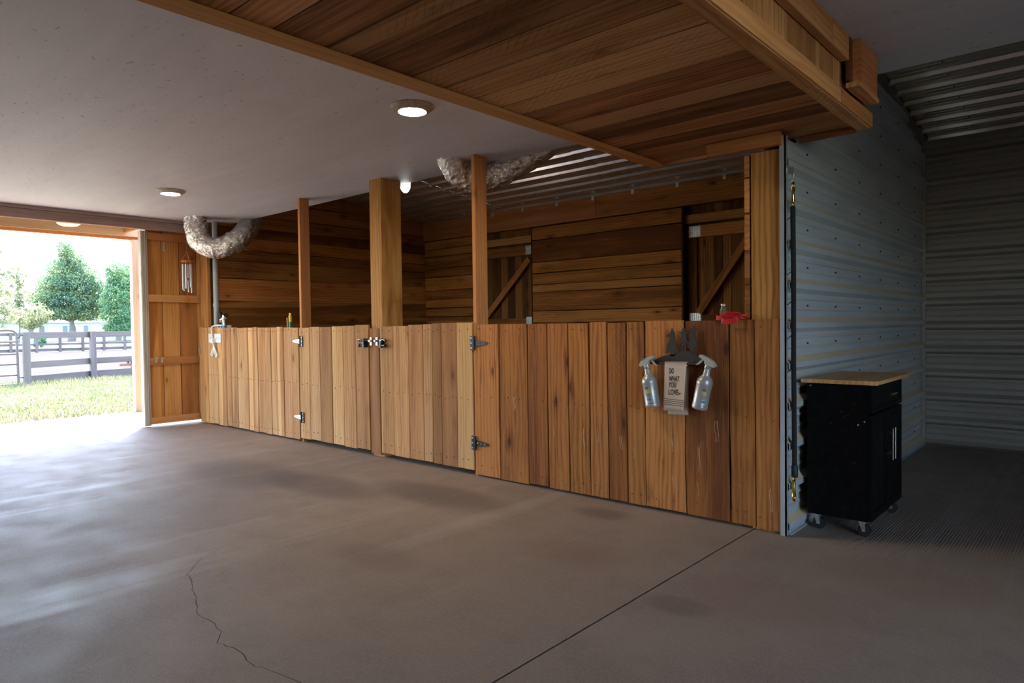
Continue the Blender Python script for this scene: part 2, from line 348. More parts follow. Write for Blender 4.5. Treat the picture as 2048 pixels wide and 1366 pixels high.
class MB:
    """Collects shapes (world coordinates) for one mesh."""
    def __init__(s): s.v = []; s.f = []
    def add(s, v, f):
        k = len(s.v); s.v += [tuple(q) for q in v]; s.f += [tuple(i+k for i in q) for q in f]; return s
    def box(s, lo, hi):
        x0, y0, z0 = lo; x1, y1, z1 = hi
        return s.add([(x0, y0, z0), (x1, y0, z0), (x1, y1, z0), (x0, y1, z0), (x0, y0, z1), (x1, y0, z1), (x1, y1, z1), (x0, y1, z1)],
                     [(0, 3, 2, 1), (4, 5, 6, 7), (0, 1, 5, 4), (1, 2, 6, 5), (2, 3, 7, 6), (3, 0, 4, 7)])
    def cyl(s, p0, p1, r0, r1=None, n=12, caps=True):
        p0, p1 = Vector(p0), Vector(p1); r1 = r0 if r1 is None else r1
        d = (p1-p0).normalized(); a = d.orthogonal().normalized(); b = d.cross(a); v = []
        for p, rr in ((p0, r0), (p1, r1)):
            for i in range(n):
                t = 2*math.pi*i/n; v.append(p + a*math.cos(t)*rr + b*math.sin(t)*rr)
        f = [(i, (i+1) % n, n+(i+1) % n, n+i) for i in range(n)]
        if caps: f += [tuple(range(n-1, -1, -1)), tuple(range(n, 2*n))]
        return s.add(v, f)
    def tube(s, pts, r, n=8, close=False, rfun=None, caps=True):
        P = [Vector(p) for p in pts]; m = len(P); v = []; f = []; up = None
        for i, p in enumerate(P):
            if close: d = (P[(i+1) % m]-P[i-1]).normalized()
            else: d = (P[min(i+1, m-1)]-P[max(i-1, 0)]).normalized()
            if up is None: up = d.orthogonal().normalized()
            up = (up - d*up.dot(d)).normalized(); b = d.cross(up)
            for j in range(n):
                t = 2*math.pi*j/n; rr = r(i/(m-1)) if callable(r) else r
                if rfun: rr *= rfun(i, j, p + up*math.cos(t)*rr + b*math.sin(t)*rr)
                v.append(p + up*math.cos(t)*rr + b*math.sin(t)*rr)
        for i in range(m if close else m-1):
            for j in range(n):
                k = (i+1) % m
                f.append((i*n+j, i*n+(j+1) % n, k*n+(j+1) % n, k*n+j))
        if caps and not close: f += [tuple(range(n-1, -1, -1)), tuple(range((m-1)*n, m*n))]
        return s.add(v, f)
    def prism(s, poly, fn, t0, t1):
        """Extrude a 2-D outline; fn(a, b, t) gives the 3-D point."""
        n = len(poly); v = [fn(a, b, t0) for a, b in poly] + [fn(a, b, t1) for a, b in poly]
        return s.add(v, [tuple(range(n)), tuple(range(2*n-1, n-1, -1))] + [(i, n+i, n+(i+1) % n, (i+1) % n) for i in range(n)])
    def lathe(s, prof, fn, n=24):
        v = []; f = []; m = len(prof)
        for (rr, z) in prof:
            for j in range(n):
                t = 2*math.pi*j/n; v.append(fn(rr*math.cos(t), rr*math.sin(t), z))
        for i in range(m-1):
            for j in range(n): f.append((i*n+j, i*n+(j+1) % n, (i+1)*n+(j+1) % n, (i+1)*n+j))
        f += [tuple(range(n-1, -1, -1)), tuple(range((m-1)*n, m*n))]
        return s.add(v, f)
    def done(s, name, m, parent=None, smooth=False, origin=None): 
        o = mesh_obj(name, s.v, s.f, m, parent, False, origin)
        me = o.data; bm = bmesh.new(); bm.from_mesh(me); bmesh.ops.recalc_face_normals(bm, faces=bm.faces); bm.to_mesh(me); bm.free()
        if smooth:
            me.polygons.foreach_set('use_smooth', [True]*len(me.polygons))
            try: me.set_sharp_from_angle(angle=math.radians(40))
            except Exception: pass
        return o
def plank_mesh(Ln, W, T, wob, n, ch):
    v = []; f = []; k = 8
    for i in range(n+1):
        x = -Ln/2 + Ln*i/n
        e0 = -W/2 + random.uniform(-wob, wob)*.6; e1 = W/2 + random.uniform(-wob, wob)*.6
        if i in (0, n): e0 += random.uniform(0, wob)*.3
        t0, t1 = -T/2, T/2
        v += [(x, e0+ch, t0), (x, e1-ch, t0), (x, e1, t0+ch), (x, e1, t1-ch), (x, e1-ch, t1), (x, e0+ch, t1), (x, e0, t1-ch), (x, e0, t0+ch)]
    for i in range(n):
        for j in range(k): f.append((i*k+j, (i+1)*k+j, (i+1)*k+(j+1) % k, i*k+(j+1) % k))
    f += [tuple(range(k)), tuple(range((n+1)*k-1, n*k-1, -1))]
    return v, f
def beam(name, parent, m, p0, p1, Wd, W, T, wob=.0, n=1, ch=.002):
    """Board from p0 to p1 (centre line), W wide along Wd, T thick."""
    p0, p1 = Vector(p0), Vector(p1); X = (p1-p0).normalized()
    Y = Vector(Wd); Y = (Y - X*Y.dot(X)).normalized(); Z = X.cross(Y)
    v, f = plank_mesh((p1-p0).length, W, T, wob, n, ch)
    me = D.meshes.new(name); me.from_pydata(v, [], f); me.update()
    o = link(name, me, m, parent)
    c = (p0+p1)/2 - (wloc(parent) if parent is not None else Vector((0, 0, 0)))
    o.matrix_local = Matrix(((X.x, Y.x, Z.x, c.x), (X.y, Y.y, Z.y, c.y), (X.z, Y.z, Z.z, c.z), (0, 0, 0, 1)))
    return o
AX = [Vector((1, 0, 0)), Vector((0, 1, 0)), Vector((0, 0, 1))]
def board(name, parent, m, lo, hi, wob=.0, n=1, ch=.002, long=None, wide=None):
    lo, hi = Vector(lo), Vector(hi); e = hi-lo
    L_ = max(range(3), key=lambda i: e[i]) if long is None else long
    r_ = [i for i in range(3) if i != L_]
    W_ = max(r_, key=lambda i: e[i]) if wide is None else wide
    T_ = 3-L_-W_
    c = (lo+hi)/2; h = AX[L_]*e[L_]/2
    return beam(name, parent, m, c-h, c+h, AX[W_], e[W_], e[T_], wob, n, ch)
def bez(pts, n):
    """Catmull-Rom through pts."""
    P = [Vector(p) for p in pts]; P = [P[0]*2-P[1]] + P + [P[-1]*2-P[-2]]; out = []
    segs = len(P)-3
    for i in range(n):
        t = i/(n-1)*segs; k = min(int(t), segs-1); t -= k
        a, b, c, d = P[k:k+4]
        out.append(.5*((2*b) + (c-a)*t + (2*a-5*b+4*c-d)*t*t + (3*b-a-3*c+d)*t*t*t))
    return out
def text_mb(s, size, fn, xs=1.0, thick=.0004, bold=.0):
    cu = D.curves.new('lettering', 'FONT'); cu.body = s; cu.size = size; cu.offset = bold; cu.resolution_u = 3
    o = D.objects.new('lettering', cu); C.objects.link(o)
    dg = bpy.context.evaluated_depsgraph_get(); dg.update()
    me = D.meshes.new_from_object(o.evaluated_get(dg))
    v = [(q.co.x*xs, q.co.y) for q in me.vertices]; fs = [tuple(p.vertices) for p in me.polygons]
    D.objects.remove(o); D.curves.remove(cu); D.meshes.remove(me)
    return [fn(a, b) for a, b in v], fs, max((a for a, b in v), default=0)

# ------------------------------------------------------------------ setting: floor and shell
XL, XR, YB, ZC = -8.88, -1.39, 3.72, 2.60
def roof_z(y): return 2.955 + .11*(3.74-y)
fl = empty('floor', (-5, -1, 0), kind='structure')
def slab(x0, x1, y0, y1, z=0.0):
    MB().box((x0, y0, z-.12), (x1, y1, z)).done('slab', 'concrete', fl)
slab(-9.006, -1.578, -7, 4.0); slab(-1.566, 5.5, -7, 4.0); slab(-10.95, -9.016, -7, 4.0)
MB().box((-10.94, -7, -.11), (5.5, 4, -.012)).done('joint_filler', 'joint', fl)
ck = [(-3.739, -2.14), (-3.62, -2.25), (-3.60, -2.33), (-3.417, -2.467), (-3.30, -2.49), (-3.202, -2.535), (-3.08, -2.57), (-2.904, -2.64), (-2.80, -2.63), (-2.666, -2.654),
      (-2.58, -2.70), (-2.469, -2.679), (-2.33, -2.70), (-2.235, -2.675), (-2.073, -2.652), (-1.9, -2.7), (-1.7, -2.66)]
pts = []
for a, b in zip(ck[:-1], ck[1:]):
    for k in range(4):
        t = k/4; pts.append((a[0]+(b[0]-a[0])*t+random.uniform(-.006, .006), a[1]+(b[1]-a[1])*t+random.uniform(-.006, .006)))
v = []; fs = []
for i, (x, y) in enumerate(pts):
    h = (.0012+.0014*random.random())*min(1, i/12+.2)
    v += [(x-h*.5, y-h, .0006), (x+h*.5, y+h, .0006)]
    if i: fs.append((2*i-2, 2*i, 2*i+1, 2*i-1))
mesh_obj('crack', v, fs, 'crack', fl)

# outer shell (sheathing behind the visible boards and steel; east and front walls unseen)
def shell(name, *boxes):
    mb = MB()
    for lo, hi in boxes: mb.box(lo, hi)
    return tag(mb.done(name, 'osb'), kind='structure')
shell('wall_end', ((-8.99, .08, 0), (-8.76, 4.0, 3.5)), ((-9.02, -7, 2.62), (-8.93, 0, 4.2)), ((-8.99, 0, 2.46), (-8.93, .08, 3.5)), ((-9.02, -7, 0), (-8.93, -4.2, 2.62)))
shell('wall_back_outer', ((-9.02, 3.93, 0), (5.5, 4.02, 3.1)))
shell('wall_east', ((2.0, -1.6, 0), (2.1, 4, 3.6)), ((2.0, -5.2, 2.5), (2.1, -1.6, 4.2)), ((2.0, -5.2, 0), (2.1, -3.3, 2.5)))  # unseen wall; its doorway is placed and sized to admit sky light
shell('wall_front', ((-9, -5.2, 0), (-8.4, -5.1, 4.2)), ((-8.4, -5.2, 2.2), (-6.9, -5.1, 4.2)), ((-6.9, -5.2, 0), (2.1, -5.1, 4.2)))  # unseen wall; opening added to light the stall boards, narrowed to dim the ceiling

# plywood ceiling
tag(MB().box((-8.93, -5.15, ZC), (2.0, .37, ZC+.012)).done('ceiling', 'plywood'), kind='structure')
jb = empty('ceiling_joists', (-5, .3, ZC), kind='structure')
for x in (-7.6, -6.5, -5.6, -4.7, -2.9, -1.8, -.6, .6, 1.8): board('joist', jb, 'header', (x, -5, ZC+.014), (x+.04, .33, ZC+.15))

# ribbed steel sheet: a profile of 229 mm pitch
PITCH = .229
def rib_profile(a0, a1, first):
    """(position, height) along the profile; ribs at first + k*PITCH."""
    out = [(a0, 0.0)]; k = math.floor((a0-first)/PITCH)-1
    while first+k*PITCH < a1+PITCH:
        c = first+k*PITCH
        for d, h in ((-.044, 0), (-.019, .034), (.012, .034), (.046, 0), (.083, 0), (.089, .009), (.097, .009), (.104, 0), (.144, 0), (.150, .009), (.158, .009), (.165, 0)):
            if a0 < c+d < a1: out.append((c+d, h))
        k += 1
    out.append((a1, 0.0)); return out
def ribbed(name, prof, fa, fb, m, parent):
    v = []; f = []
    for a, h in prof: v += [fa(a, h), fb(a, h)]
    for i in range(len(prof)-1): f.append((2*i, 2*i+1, 2*i+3, 2*i+2))
    return mesh_obj(name, v, f, m, parent)
wr = empty('wall_right', (XR, 1.8, 0), kind='structure')
pz = lambda a, h, y: (XR-.008+h, y, a)
ribbed('steel_panel', rib_profile(.02, 2.262, .97+.229*0), lambda a, h: pz(a, h, .012), lambda a, h: pz(a, h, .212), 'steel_wall', wr)
ribbed('steel_panel', rib_profile(.02, 3.36, .97), lambda a, h: pz(a, h, .212), lambda a, h: pz(a, h, 3.735), 'steel_wall', wr)
mb = MB()
for z in np.arange(.97-.229*4+.115, 3.2, .229):
    for y in (.42, .98, 1.55, 2.15, 2.75, 3.4):
        if z < roof_z(y)-.05: mb.cyl((XR-.008, y, z), (XR+.0, y, z), .006, n=6)
tag(mb.done('screws', 'nail', wr), kind='stuff')
# corner and base trims of the steel wall
mb = MB(); mb.box((XR-.018, -.004, 0), (XR+.016, .004, 2.262)); mb.box((XR+.008, -.004, 0), (XR+.016, .030, 2.262))
tag(mb.done('trim_1', 'steel_trim'), kind='structure')
mb = MB(); mb.box((XR-.006, .036, .0), (XR+.016, 3.73, .055)); mb.box((XR-.006, .036, .0), (XR+.03, 3.73, .008))
tag(mb.done('baseboard_right', 'steel_trim'), kind='structure')
wb = empty('wall_rear', (1.5, 3.74, 0), kind='structure')
for x0, x1 in ((XR, .55), (.55, 2.0)):
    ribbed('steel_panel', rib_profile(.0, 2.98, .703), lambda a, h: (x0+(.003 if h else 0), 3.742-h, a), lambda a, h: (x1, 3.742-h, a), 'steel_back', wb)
mb = MB()
for z in np.arange(.703-.229*3+.115, 2.9, .229):
    for x in np.arange(-.55, 1.9, .9): mb.cyl((x, 3.735, z), (x, 3.745, z), .006, n=6)
tag(mb.done('screws', 'nail', wb), kind='stuff')
mb = MB(); mb.box((XR-.0, 3.70, 0), (XR+.03, 3.744, 2.97))
tag(mb.done('trim_2', 'steel_back'), kind='structure')
# roof
rf = empty('roof', (-2, 0, 3.3), kind='structure')
sl_ = math.sqrt(1+.11**2)
def rpt(x, y, h): return (x, y, roof_z(y)-h)
PIT2 = .245
def roof_prof():
    out = [(-6.5, 0.0)]
    for k in range(43, -2, -1):
        c = 3.70-k*PIT2
        for d, h in ((-.030, 0), (-.017, .026), (.017, .026), (.030, 0), (.09, 0), (.094, .004), (.102, .004), (.106, 0), (.152, 0), (.156, .004), (.164, .004), (.168, 0)):
            if -6.4 < c+d < 4.1: out.append((c+d, h))
    out.append((4.1, 0.0)); return sorted(out)
for x0, x1 in ((-9.1, -6.9), (-6.9, -4.55), (-4.55, -2.2), (-2.2, .2), (.2, 2.6), (2.6, 5.5)):
    ribbed('steel_panel', roof_prof(), lambda a, h: rpt(x0, a, h-(.004 if x0 > -9 else 0)), lambda a, h: rpt(x1+.05, a, h), 'steel_roof', rf)
mb = MB()
for y in np.arange(.6, 3.7, .245):
    for x in np.arange(-8.4, 5, .62): mb.cyl((x, y, roof_z(y)-.008), (x, y, roof_z(y)+.0), .006, n=6)
tag(mb.done('screws', 'nail', rf), kind='stuff')
mb = MB()
mb.add([(XR+.0, .2, roof_z(.2)-.03), (XR+.05, .2, roof_z(.2)-.02), (XR+.05, 3.74, roof_z(3.74)-.02), (XR, 3.74, roof_z(3.74)-.03)], [(0, 1, 2, 3)])
mb.add([(XR+.0, .2, roof_z(.2)-.03), (XR, 3.74, roof_z(3.74)-.03), (XR, 3.74, roof_z(3.74)-.06), (XR, .2, roof_z(.2)-.06)], [(0, 1, 2, 3)])
tag(mb.done('trim_3', 'steel_back'), kind='structure')
# porch roof outside the door
pr = empty('porch_roof', (-10, -3.6, 2.7), kind='structure')
MB().box((-11.1, -7, 2.74), (-9.02, -.13, 2.78)).done('deck', 'osb', pr)

# ------------------------------------------------------------------ stall walls of boards
def horiz_boards(parent, m, zs, span, face, axis, thick=.022, wob=.006, n=4):
    for z0, z1 in zip(zs[:-1], zs[1:]):
        g = random.uniform(.002, .008)
        if axis == 'Y': lo, hi = (span[0], face, z0+g), (span[1], face+thick, z1-g)
        else: lo, hi = (face-thick, span[0], z0+g), (face, span[1], z1-g)
        board('board', parent, m, lo, hi, wob, n, .002)
wk = empty('wall_back', (-5, YB, 0), kind='structure')
zl = [.02, .25, .47, .68, .86, 1.06, 1.246, 1.373, 1.519, 1.665, 1.811, 2.029, 2.174, 2.368, 2.501, 2.634]
zm = [.02, .24, .45, .66, .84, 1.05, 1.244, 1.419, 1.689, 1.796, 1.967, 2.122, 2.449, 2.632]
horiz_boards(wk, 'lining', zl, (-8.70, -7.56), YB, 'Y')
horiz_boards(wk, 'lining', zm, (-6.335, -3.955), YB, 'Y')
horiz_boards(wk, 'lining', zm, (-3.02, -1.62), YB, 'Y')
for x0, x1 in ((-8.72, -5.20), (-5.195, -1.62)):
    board('eave_beam', wk, 'post_fir' if x0 < -6 else 'lining', (x0, YB-.03, 2.642), (x1, YB+.01, 2.935), .003, 6)
for i, x in enumerate((-7.714, -7.093, -6.485, -5.851, -5.239, -4.62, -3.99, -3.387, -2.8)):
    MB().box((x-.02, YB-.034, 2.885), (x+.02, YB-.03, 2.942)).done('rafter_tie', 'galv', wk)
MB().box((-8.70, YB-.036, 2.936), (-1.63, YB-.031, 2.953)).done('eave_trim', 'steel_trim', wk)
mb = MB()
for xx in (-3.97, -5.15, -6.3, -7.6, -8.6):
    for z in np.arange(.1, 2.6, .12): mb.cyl((xx+random.uniform(-.01, .01), YB-.001, z), (xx, YB+.005, z), .0045, n=5)
tag(mb.done('nail_heads', 'nail', wk), kind='stuff')
wl = empty('wall_left', (-8.72, 1.8, 0), kind='structure')
zw = [.02, .3, .6, .9, 1.228, 1.58, 1.882, 2.118, 2.262, 2.43, 2.57, 2.735, 2.95, 3.12, 3.3]
horiz_boards(wl, 'lining', zw, (.16, 3.715), -8.70, 'X', n=5, wob=.008)
# lining of the stall's right side: only the board ends show beside the post
ws = empty('wall_stall_right', (-1.62, 1.8, 0), kind='structure')
horiz_boards(ws, 'lining', [.02, .25, .5, .75, 1.0, 1.24, 1.44, 1.64, 1.855, 2.065, 2.2], (.035, 3.69), -1.597, 'X', .03)
horiz_boards(ws, 'lining', [2.28, 2.5, 2.72, 2.94, 3.15, 3.33], (.24, 3.69), -1.597, 'X', .03)

# Z-braced Dutch doors in the back wall
def dutch_door(name, x0, x1, hinge_side, m):
    t = empty(name, ((x0+x1)/2, YB+.1, 0), kind='structure')
    n = 8; w_ = (x1-x0)/n; yf = YB+.14
    for z0, z1 in ((.05, 1.26), (1.27, 2.42), (2.55, 2.66)):
        for i in range(n):
            board('plank', t, m, (x0+i*w_+.002, yf, z0), (x0+(i+1)*w_-.002, yf+.022, z1), .003, 2)
    board('lintel', t, 'post_pine', (x0, YB+.06, 2.435), (x1, YB+.10, 2.54), .002, 3)
    for za, zb in ((2.26, 2.405), (1.235, 1.32), (1.08, 1.2), (.1, .22)):
        board('rail', t, 'lining', (x0+.01, yf-.04, za), (x1-.01, yf, zb), .002, 2)
    for xa in (x0+.07, x1-.07):
        board('stile', t, m, (xa-.055, yf-.036, 1.33), (xa+.055, yf, 2.255), .002, 2)
    a, b = (x0+.16, 1.34), (x1-.10, 2.2)
    beam('brace', t, 'lining', (a[0], yf-.058, a[1]), (b[0], yf-.058, b[1]), (0, 0, 1), .09, .03, .001, 3)
    beam('brace', t, 'lining', (a[0], yf-.02, .23), (b[0], yf-.02, 1.07), (0, 0, 1), .09, .03, .001, 3)
    hx = x0+.03 if hinge_side < 0 else x1-.03
    for z in (2.335, 1.275):
        mb = MB()
        for k in range(6): mb.box((hx+(.0 if hinge_side < 0 else -.15)+k*.025, yf-.048, z-.065), (hx+(.0 if hinge_side < 0 else -.15)+k*.025+.017, yf-.041, z+.065))
        mb.box((hx+(.0 if hinge_side < 0 else -.15), yf-.043, z-.065), (hx+(.15 if hinge_side < 0 else 0), yf-.041, z+.065))
        mb.done('hinge_plate', 'galv', t)
    board('jamb', t, 'dark_board', (x0-.022, YB, 0), (x0-.001, YB+.16, 2.64)); board('jamb', t, 'dark_board', (x1+.001, YB, 0), (x1+.022, YB+.16, 2.64))
    return t
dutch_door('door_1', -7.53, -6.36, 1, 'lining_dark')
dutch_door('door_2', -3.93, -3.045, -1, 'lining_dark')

# ------------------------------------------------------------------ posts
def post(name, label, m, x0, x1, y0, y1, z1, z0=0.0):
    o = board(name, None, m, (x0, y0, z0), (x1, y1, z1), .001, 4, .004)
    return tag(o, label, 'post')
post('timber_post', 'narrow orange fir post rising to the ceiling beside the second foil duct', 'post_fir', -3.89, -3.852, .03, .172, ZC)
post('timber_post', 'narrow orange fir post between the left boards and the left gate', 'post_fir', -6.509, -6.469, .03, .145, ZC)
post('timber_post', 'short wooden corner post between sliding door and grey conduit', 'post_pine', -8.90, -8.70, .03, .075, 2.45)
post('timber_post', 'heavy pine post at the corner of the grey steel wall', 'post_dark', -1.585, -1.41, .03, .19, 2.20)
t = empty('timber_post', (-5.16, .15, 0), 'doubled thick pine post in the middle between the two gates', 'post')
board('timber', t, 'post_pine', (-5.25, .03, 0), (-5.074, .154, ZC), .001, 4, .004)
board('timber', t, 'post_pine', (-5.25, .156, 0), (-5.074, .268, ZC), .001, 4, .004)
board('facing_board', t, 'front_pale', (-5.247, .002, .022), (-5.10, .027, 1.205), .004, 4)
tag(board('nailer_block', None, 'post_pine', (-1.825, -.045, 2.207), (-1.394, -.002, 2.283), .001, 3, .003, 0, 2),
    'short horizontal timber nailed across the head of the corner post', 'timber')
bpy.context.view_layer.update()

# ------------------------------------------------------------------ stall front: fixed panels and gates
def nails(parent, xs, zs, y=.0):
    mb = MB()
    for x0, x1 in zip(xs[:-1], xs[1:]):
        for z in zs:
            for k in ((.28, .72) if x1-x0 > .1 else (.5,)):
                x = x0+(x1-x0)*k+random.uniform(-.01, .01); zz = z+random.uniform(-.012, .012)
                mb.cyl((x, y-.0015, zz), (x, y+.004, zz), .0042, n=5)
    tag(mb.done('nail_heads', 'nail', parent), kind='stuff')
def vert_boards(parent, m, tops, bots, zt, zb, gap, wob=.004, jut=.004):
    n = len(tops)-1
    for i in range(n):
        a0, a1 = tops[i]+gap*random.uniform(.4, 1), tops[i+1]-gap*random.uniform(.4, 1)
        b0, b1 = bots[i]+gap*.5, bots[i+1]-gap*.5
        z1 = zt(i/max(1, n-1))+random.uniform(-.005, .005); z0 = zb(i/max(1, n-1))+random.uniform(-.006, .006)
        y = random.uniform(0, jut)
        beam('board', parent, m, ((b0+b1)/2, .010+y, z0), ((a0+a1)/2, .010+y, z1), (1, 0, 0), ((a1-a0)+(b1-b0))/2, .020, wob, 4, .002)
def rails_lining(parent, x0, x1, lining=True):
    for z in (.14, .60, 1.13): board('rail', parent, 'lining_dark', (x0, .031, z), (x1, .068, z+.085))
    if lining: board('lining', parent, 'dark_board', (x0, .069, .08), (x1, .078, 1.19))  # near-black sheet; its colour supplies the shade seen between the boards
tr = [-3.868, -3.585, -3.294, -3.101, -2.913, -2.729, -2.578, -2.427, -2.287, -2.003, -1.716, -1.56, -1.411]
br_ = [-3.858, -3.583, -3.290, -3.099, -2.904, -2.721, -2.571, -2.421, -2.281, -1.998, -1.708, -1.548, -1.404]
p1 = empty('stall_partition', (-2.63, .02, 0), 'wide orange oak board partition carrying the towel rack', 'partition')
vert_boards(p1, 'front_oak', tr, br_, lambda t: 1.222+.012*t, lambda t: .018, .0075, .007, .008)
rails_lining(p1, -3.82, -1.64); nails(p1, tr, (1.185, .66, .09))
mb = MB()   # pale hoof and bucket scuffs
for (x, z0, z1, wd, n) in [(-3.43, .57, .67, .035, 5), (-2.77, .33, .48, .02, 5), (-2.66, .40, .50, .018, 2), (-2.47, .38, .46, .02, 3), (-2.09, .40, .53, .022, 3),
                        (-1.90, .29, .45, .02, 3), (-1.79, .50, .62, .018, 3), (-2.075, .13, .25, .022, 3), (-1.91, .15, .23, .022, 2), (-1.46, .13, .26, .025, 3), (-3.05, .40, .47, .02, 2), (-2.36, .33, .4, .02, 2), (-1.64, .24, .26, .08, 1)]:
    for k in range((n+1)//2):
        a = x+random.uniform(-wd, wd)/2; pp = []
        for q in range(7):
            t = q/6; pp.append((a+math.sin(t*5+k)*wd*.22+random.uniform(-.002, .002), -.0007, z0+(z1-z0)*t+random.uniform(-.01, .01)*(q in (0, 6))))
        v = []; fs = []
        for i, p in enumerate(pp):
            hw = .0007+.0009*random.random(); v += [(p[0]-hw, p[1], p[2]), (p[0]+hw, p[1], p[2])]
            if i: fs.append((2*i-2, 2*i-1, 2*i+1, 2*i))
        mb.add(v, fs)
tag(mb.done('scuff_marks', 'scuff', p1), kind='stuff')
lx = [-8.908, -8.769, -8.666, -8.526, -8.388, -8.27, -8.159, -8.035, -7.878, -7.744, -7.609, -7.5, -7.379, -7.216, -7.083, -6.958, -6.814, -6.646, -6.497]
p2 = empty('stall_partition', (-7.7, .02, 0), 'pale narrow board partition at the far end near the sliding door', 'partition')
vert_boards(p2, 'front_pale', lx, lx, lambda t: 1.236-.01*t, lambda t: .02, .005, .006, .008)
MB().box((-8.895, -.012, .90), (-8.86, -.001, .985)).done('hasp', 'galv', p2)
rails_lining(p2, -8.68, -6.53); nails(p2, lx, (1.19, .63, .08))

def t_hinge(parent, x, z, m_leaf, m_strap, d):
    """Butt leaf at x, strap pointing along d (+1 right, -1 left)."""
    mb = MB(); mb.box((x-.022, -.007, z-.056), (x+.022, -.001, z+.056))
    mb.cyl((x+d*.022, -.008, z-.058), (x+d*.022, -.008, z+.058), .0075, n=10)
    h = mb.done('hinge', m_leaf, parent)
    mb = MB(); mb.prism([(.026, -.026), (.026, .026), (.165, .009), (.17, 0), (.165, -.009)], lambda a, b, t: (x+d*a, t, z+b), -.0055, -.001)
    mb.done('strap', m_strap, h)
    mb = MB()
    for a in (.05, .085, .125): mb.cyl((x+d*a, -.0085, z+.004*(-1)**int(a*1000)), (x+d*a, -.004, z), .006, n=8)
    for a in (-.04, .0, .04): mb.cyl((x-d*.01, -.0095, z+a), (x-d*.01, -.005, z+a), .006, n=8)
    tag(mb.done('screws', 'galv', h), kind='stuff')
def latch(parent, x, z, d):
    """Black gate latch: plate, bar and striker; d points to the catch on the post."""
    mb = MB(); mb.box((x-.055, -.006, z-.045), (x+.03, -.001, z+.03))
    mb.tube([(x-d*.075, -.02, z+.012), (x-d*.03, -.03, z+.024), (x+d*.02, -.024, z+.022), (x+d*.075, -.02, z+.012)], .0085, 8)
    mb.cyl((x-d*.06, -.025, z-.03), (x+d*.02, -.02, z-.03), .012, n=10); mb.cyl((x-d*.07, -.025, z-.03), (x-d*.055, -.025, z-.03), .017, n=10)
    mb.box((x-.012, -.036, z-.05), (x+.012, -.004, z+.035))
    l_ = mb.done('latch', 'black_iron', parent)
    mb = MB(); mb.box((x+d*.085-.008, -.012, z-.03), (x+d*.085+.02, -.001, z+.045)); mb.cyl((x+d*.07, -.022, z+.012), (x+d*.105, -.02, z+.012), .007, n=8)
    mb.cyl((x+d*.09, -.03, z+.012), (x+d*.09, -.002, z+.012), .01, n=8)
    mb.done('striker', 'galv', l_)
    mb = MB(); mb.tube([(x-d*.07, -.034, z+.005), (x-d*.08, -.04, z+.02), (x-d*.045, -.042, z+.028), (x-d*.01, -.04, z+.015), (x-d*.03, -.038, z+.002)], .004, 6)
    mb.done('lever', 'chrome', l_)
g1x = [-6.488, -6.29, -6.093, -5.878, -5.682, -5.474, -5.262]
g1 = empty('stall_gate', (-5.87, .02, 0), 'pale board stall gate with silver hinges, left of the doubled post', 'gate')
vert_boards(g1, 'front_pale', g1x, g1x, lambda t: 1.218+.02*t, lambda t: .045, .004, .004, .006)
rails_lining(g1, -6.45, -5.29); nails(g1, g1x, (1.18, .62, .12))
t_hinge(g1, -6.43, 1.075, 'black_iron', 'galv', -1); t_hinge(g1, -6.43, .265, 'black_iron', 'galv', -1)
latch(g1, -5.30, 1.075, 1)
g2x = [-5.09, -4.891, -4.679, -4.483, -4.366, -4.252, -4.063, -3.876]
g2 = empty('stall_gate', (-4.48, .02, 0), 'pale board stall gate with black hinges, right of the doubled post', 'gate')
vert_boards(g2, 'front_pale', g2x, g2x, lambda t: 1.222+.024*t, lambda t: .045, .004, .004, .006)
rails_lining(g2, -5.06, -3.90); nails(g2, g2x, (1.18, .62, .12))
t_hinge(g2, -3.868, 1.078, 'black_iron', 'black_iron', 1); t_hinge(g2, -3.868, .268, 'black_iron', 'black_iron', 1)
latch(g2, -5.04, 1.075, -1)

# ------------------------------------------------------------------ dropped timber soffit overhead
sf = empty('ceiling_soffit', (-1.65, -1.5, 2.265), kind='structure')
ys = [-5.05, -4.8, -4.5, -4.27, -4.05, -3.8, -3.6, -3.38, -3.15, -2.95, -2.765, -2.603, -2.383, -2.172, -1.964, -1.773, -1.576, -1.40, -1.245, -1.135, -.96, -.78, -.55, -.36, -.19, -.03, .2]
for a, b in zip(ys[:-1], ys[1:]):
    j = random.uniform(0, .009)
    board('soffit_board', sf, 'soffit', (-2.30, a+.003, 2.285+j*.08), (-1.01, b-.003, 2.2895+j*.08), .004, 5, .001)
board('gap_shade_backing', sf, 'dark_board', (-2.30, -5.05, 2.2868), (-1.01, .18, 2.305))  # near-black, barely recessed: paints shade into the soffit seams
board('edge_strip', sf, 'rail_fir', (-2.325, -5.05, 2.262), (-2.245, .2, 2.2845), .004, 10, .003, 1, 0)
board('edge_strip', sf, 'soffit', (-1.062, -5.05, 2.262), (-.992, -.70, 2.2845), .004, 10, .003, 1, 0)
board('edge_strip', sf, 'soffit', (-1.062, -.695, 2.262), (-.992, .2, 2.2845), .004, 4, .003, 1, 0)
board('end_strip', sf, 'soffit', (-1.36, .178, 2.252), (-1.063, .205, 2.2845), .003, 3, .002)
board('end_strip', sf, 'soffit', (-2.244, .185, 2.268), (-1.63, .205, 2.2845), .003, 3, .002)
board('side_plank', sf, 'soffit', (-2.32, -5.05, 2.306), (-2.30, .2, ZC-.002), .002, 5)
board('end_plank', sf, 'soffit', (-2.30, .185, 2.307), (-1.40, .205, ZC-.002), .002, 4)
board('end_plank', sf, 'soffit', (-1.36, .185, 2.307), (-1.02, .205, ZC-.002), .002, 4)
board('fascia', sf, 'rail_fir', (-1.003, -5.05, 2.266), (-.982, -.365, 2.342), .003, 8)
board('fascia', sf, 'post_fir', (-1.003, -.36, 2.266), (-.982, .205, 2.342), .003, 3)
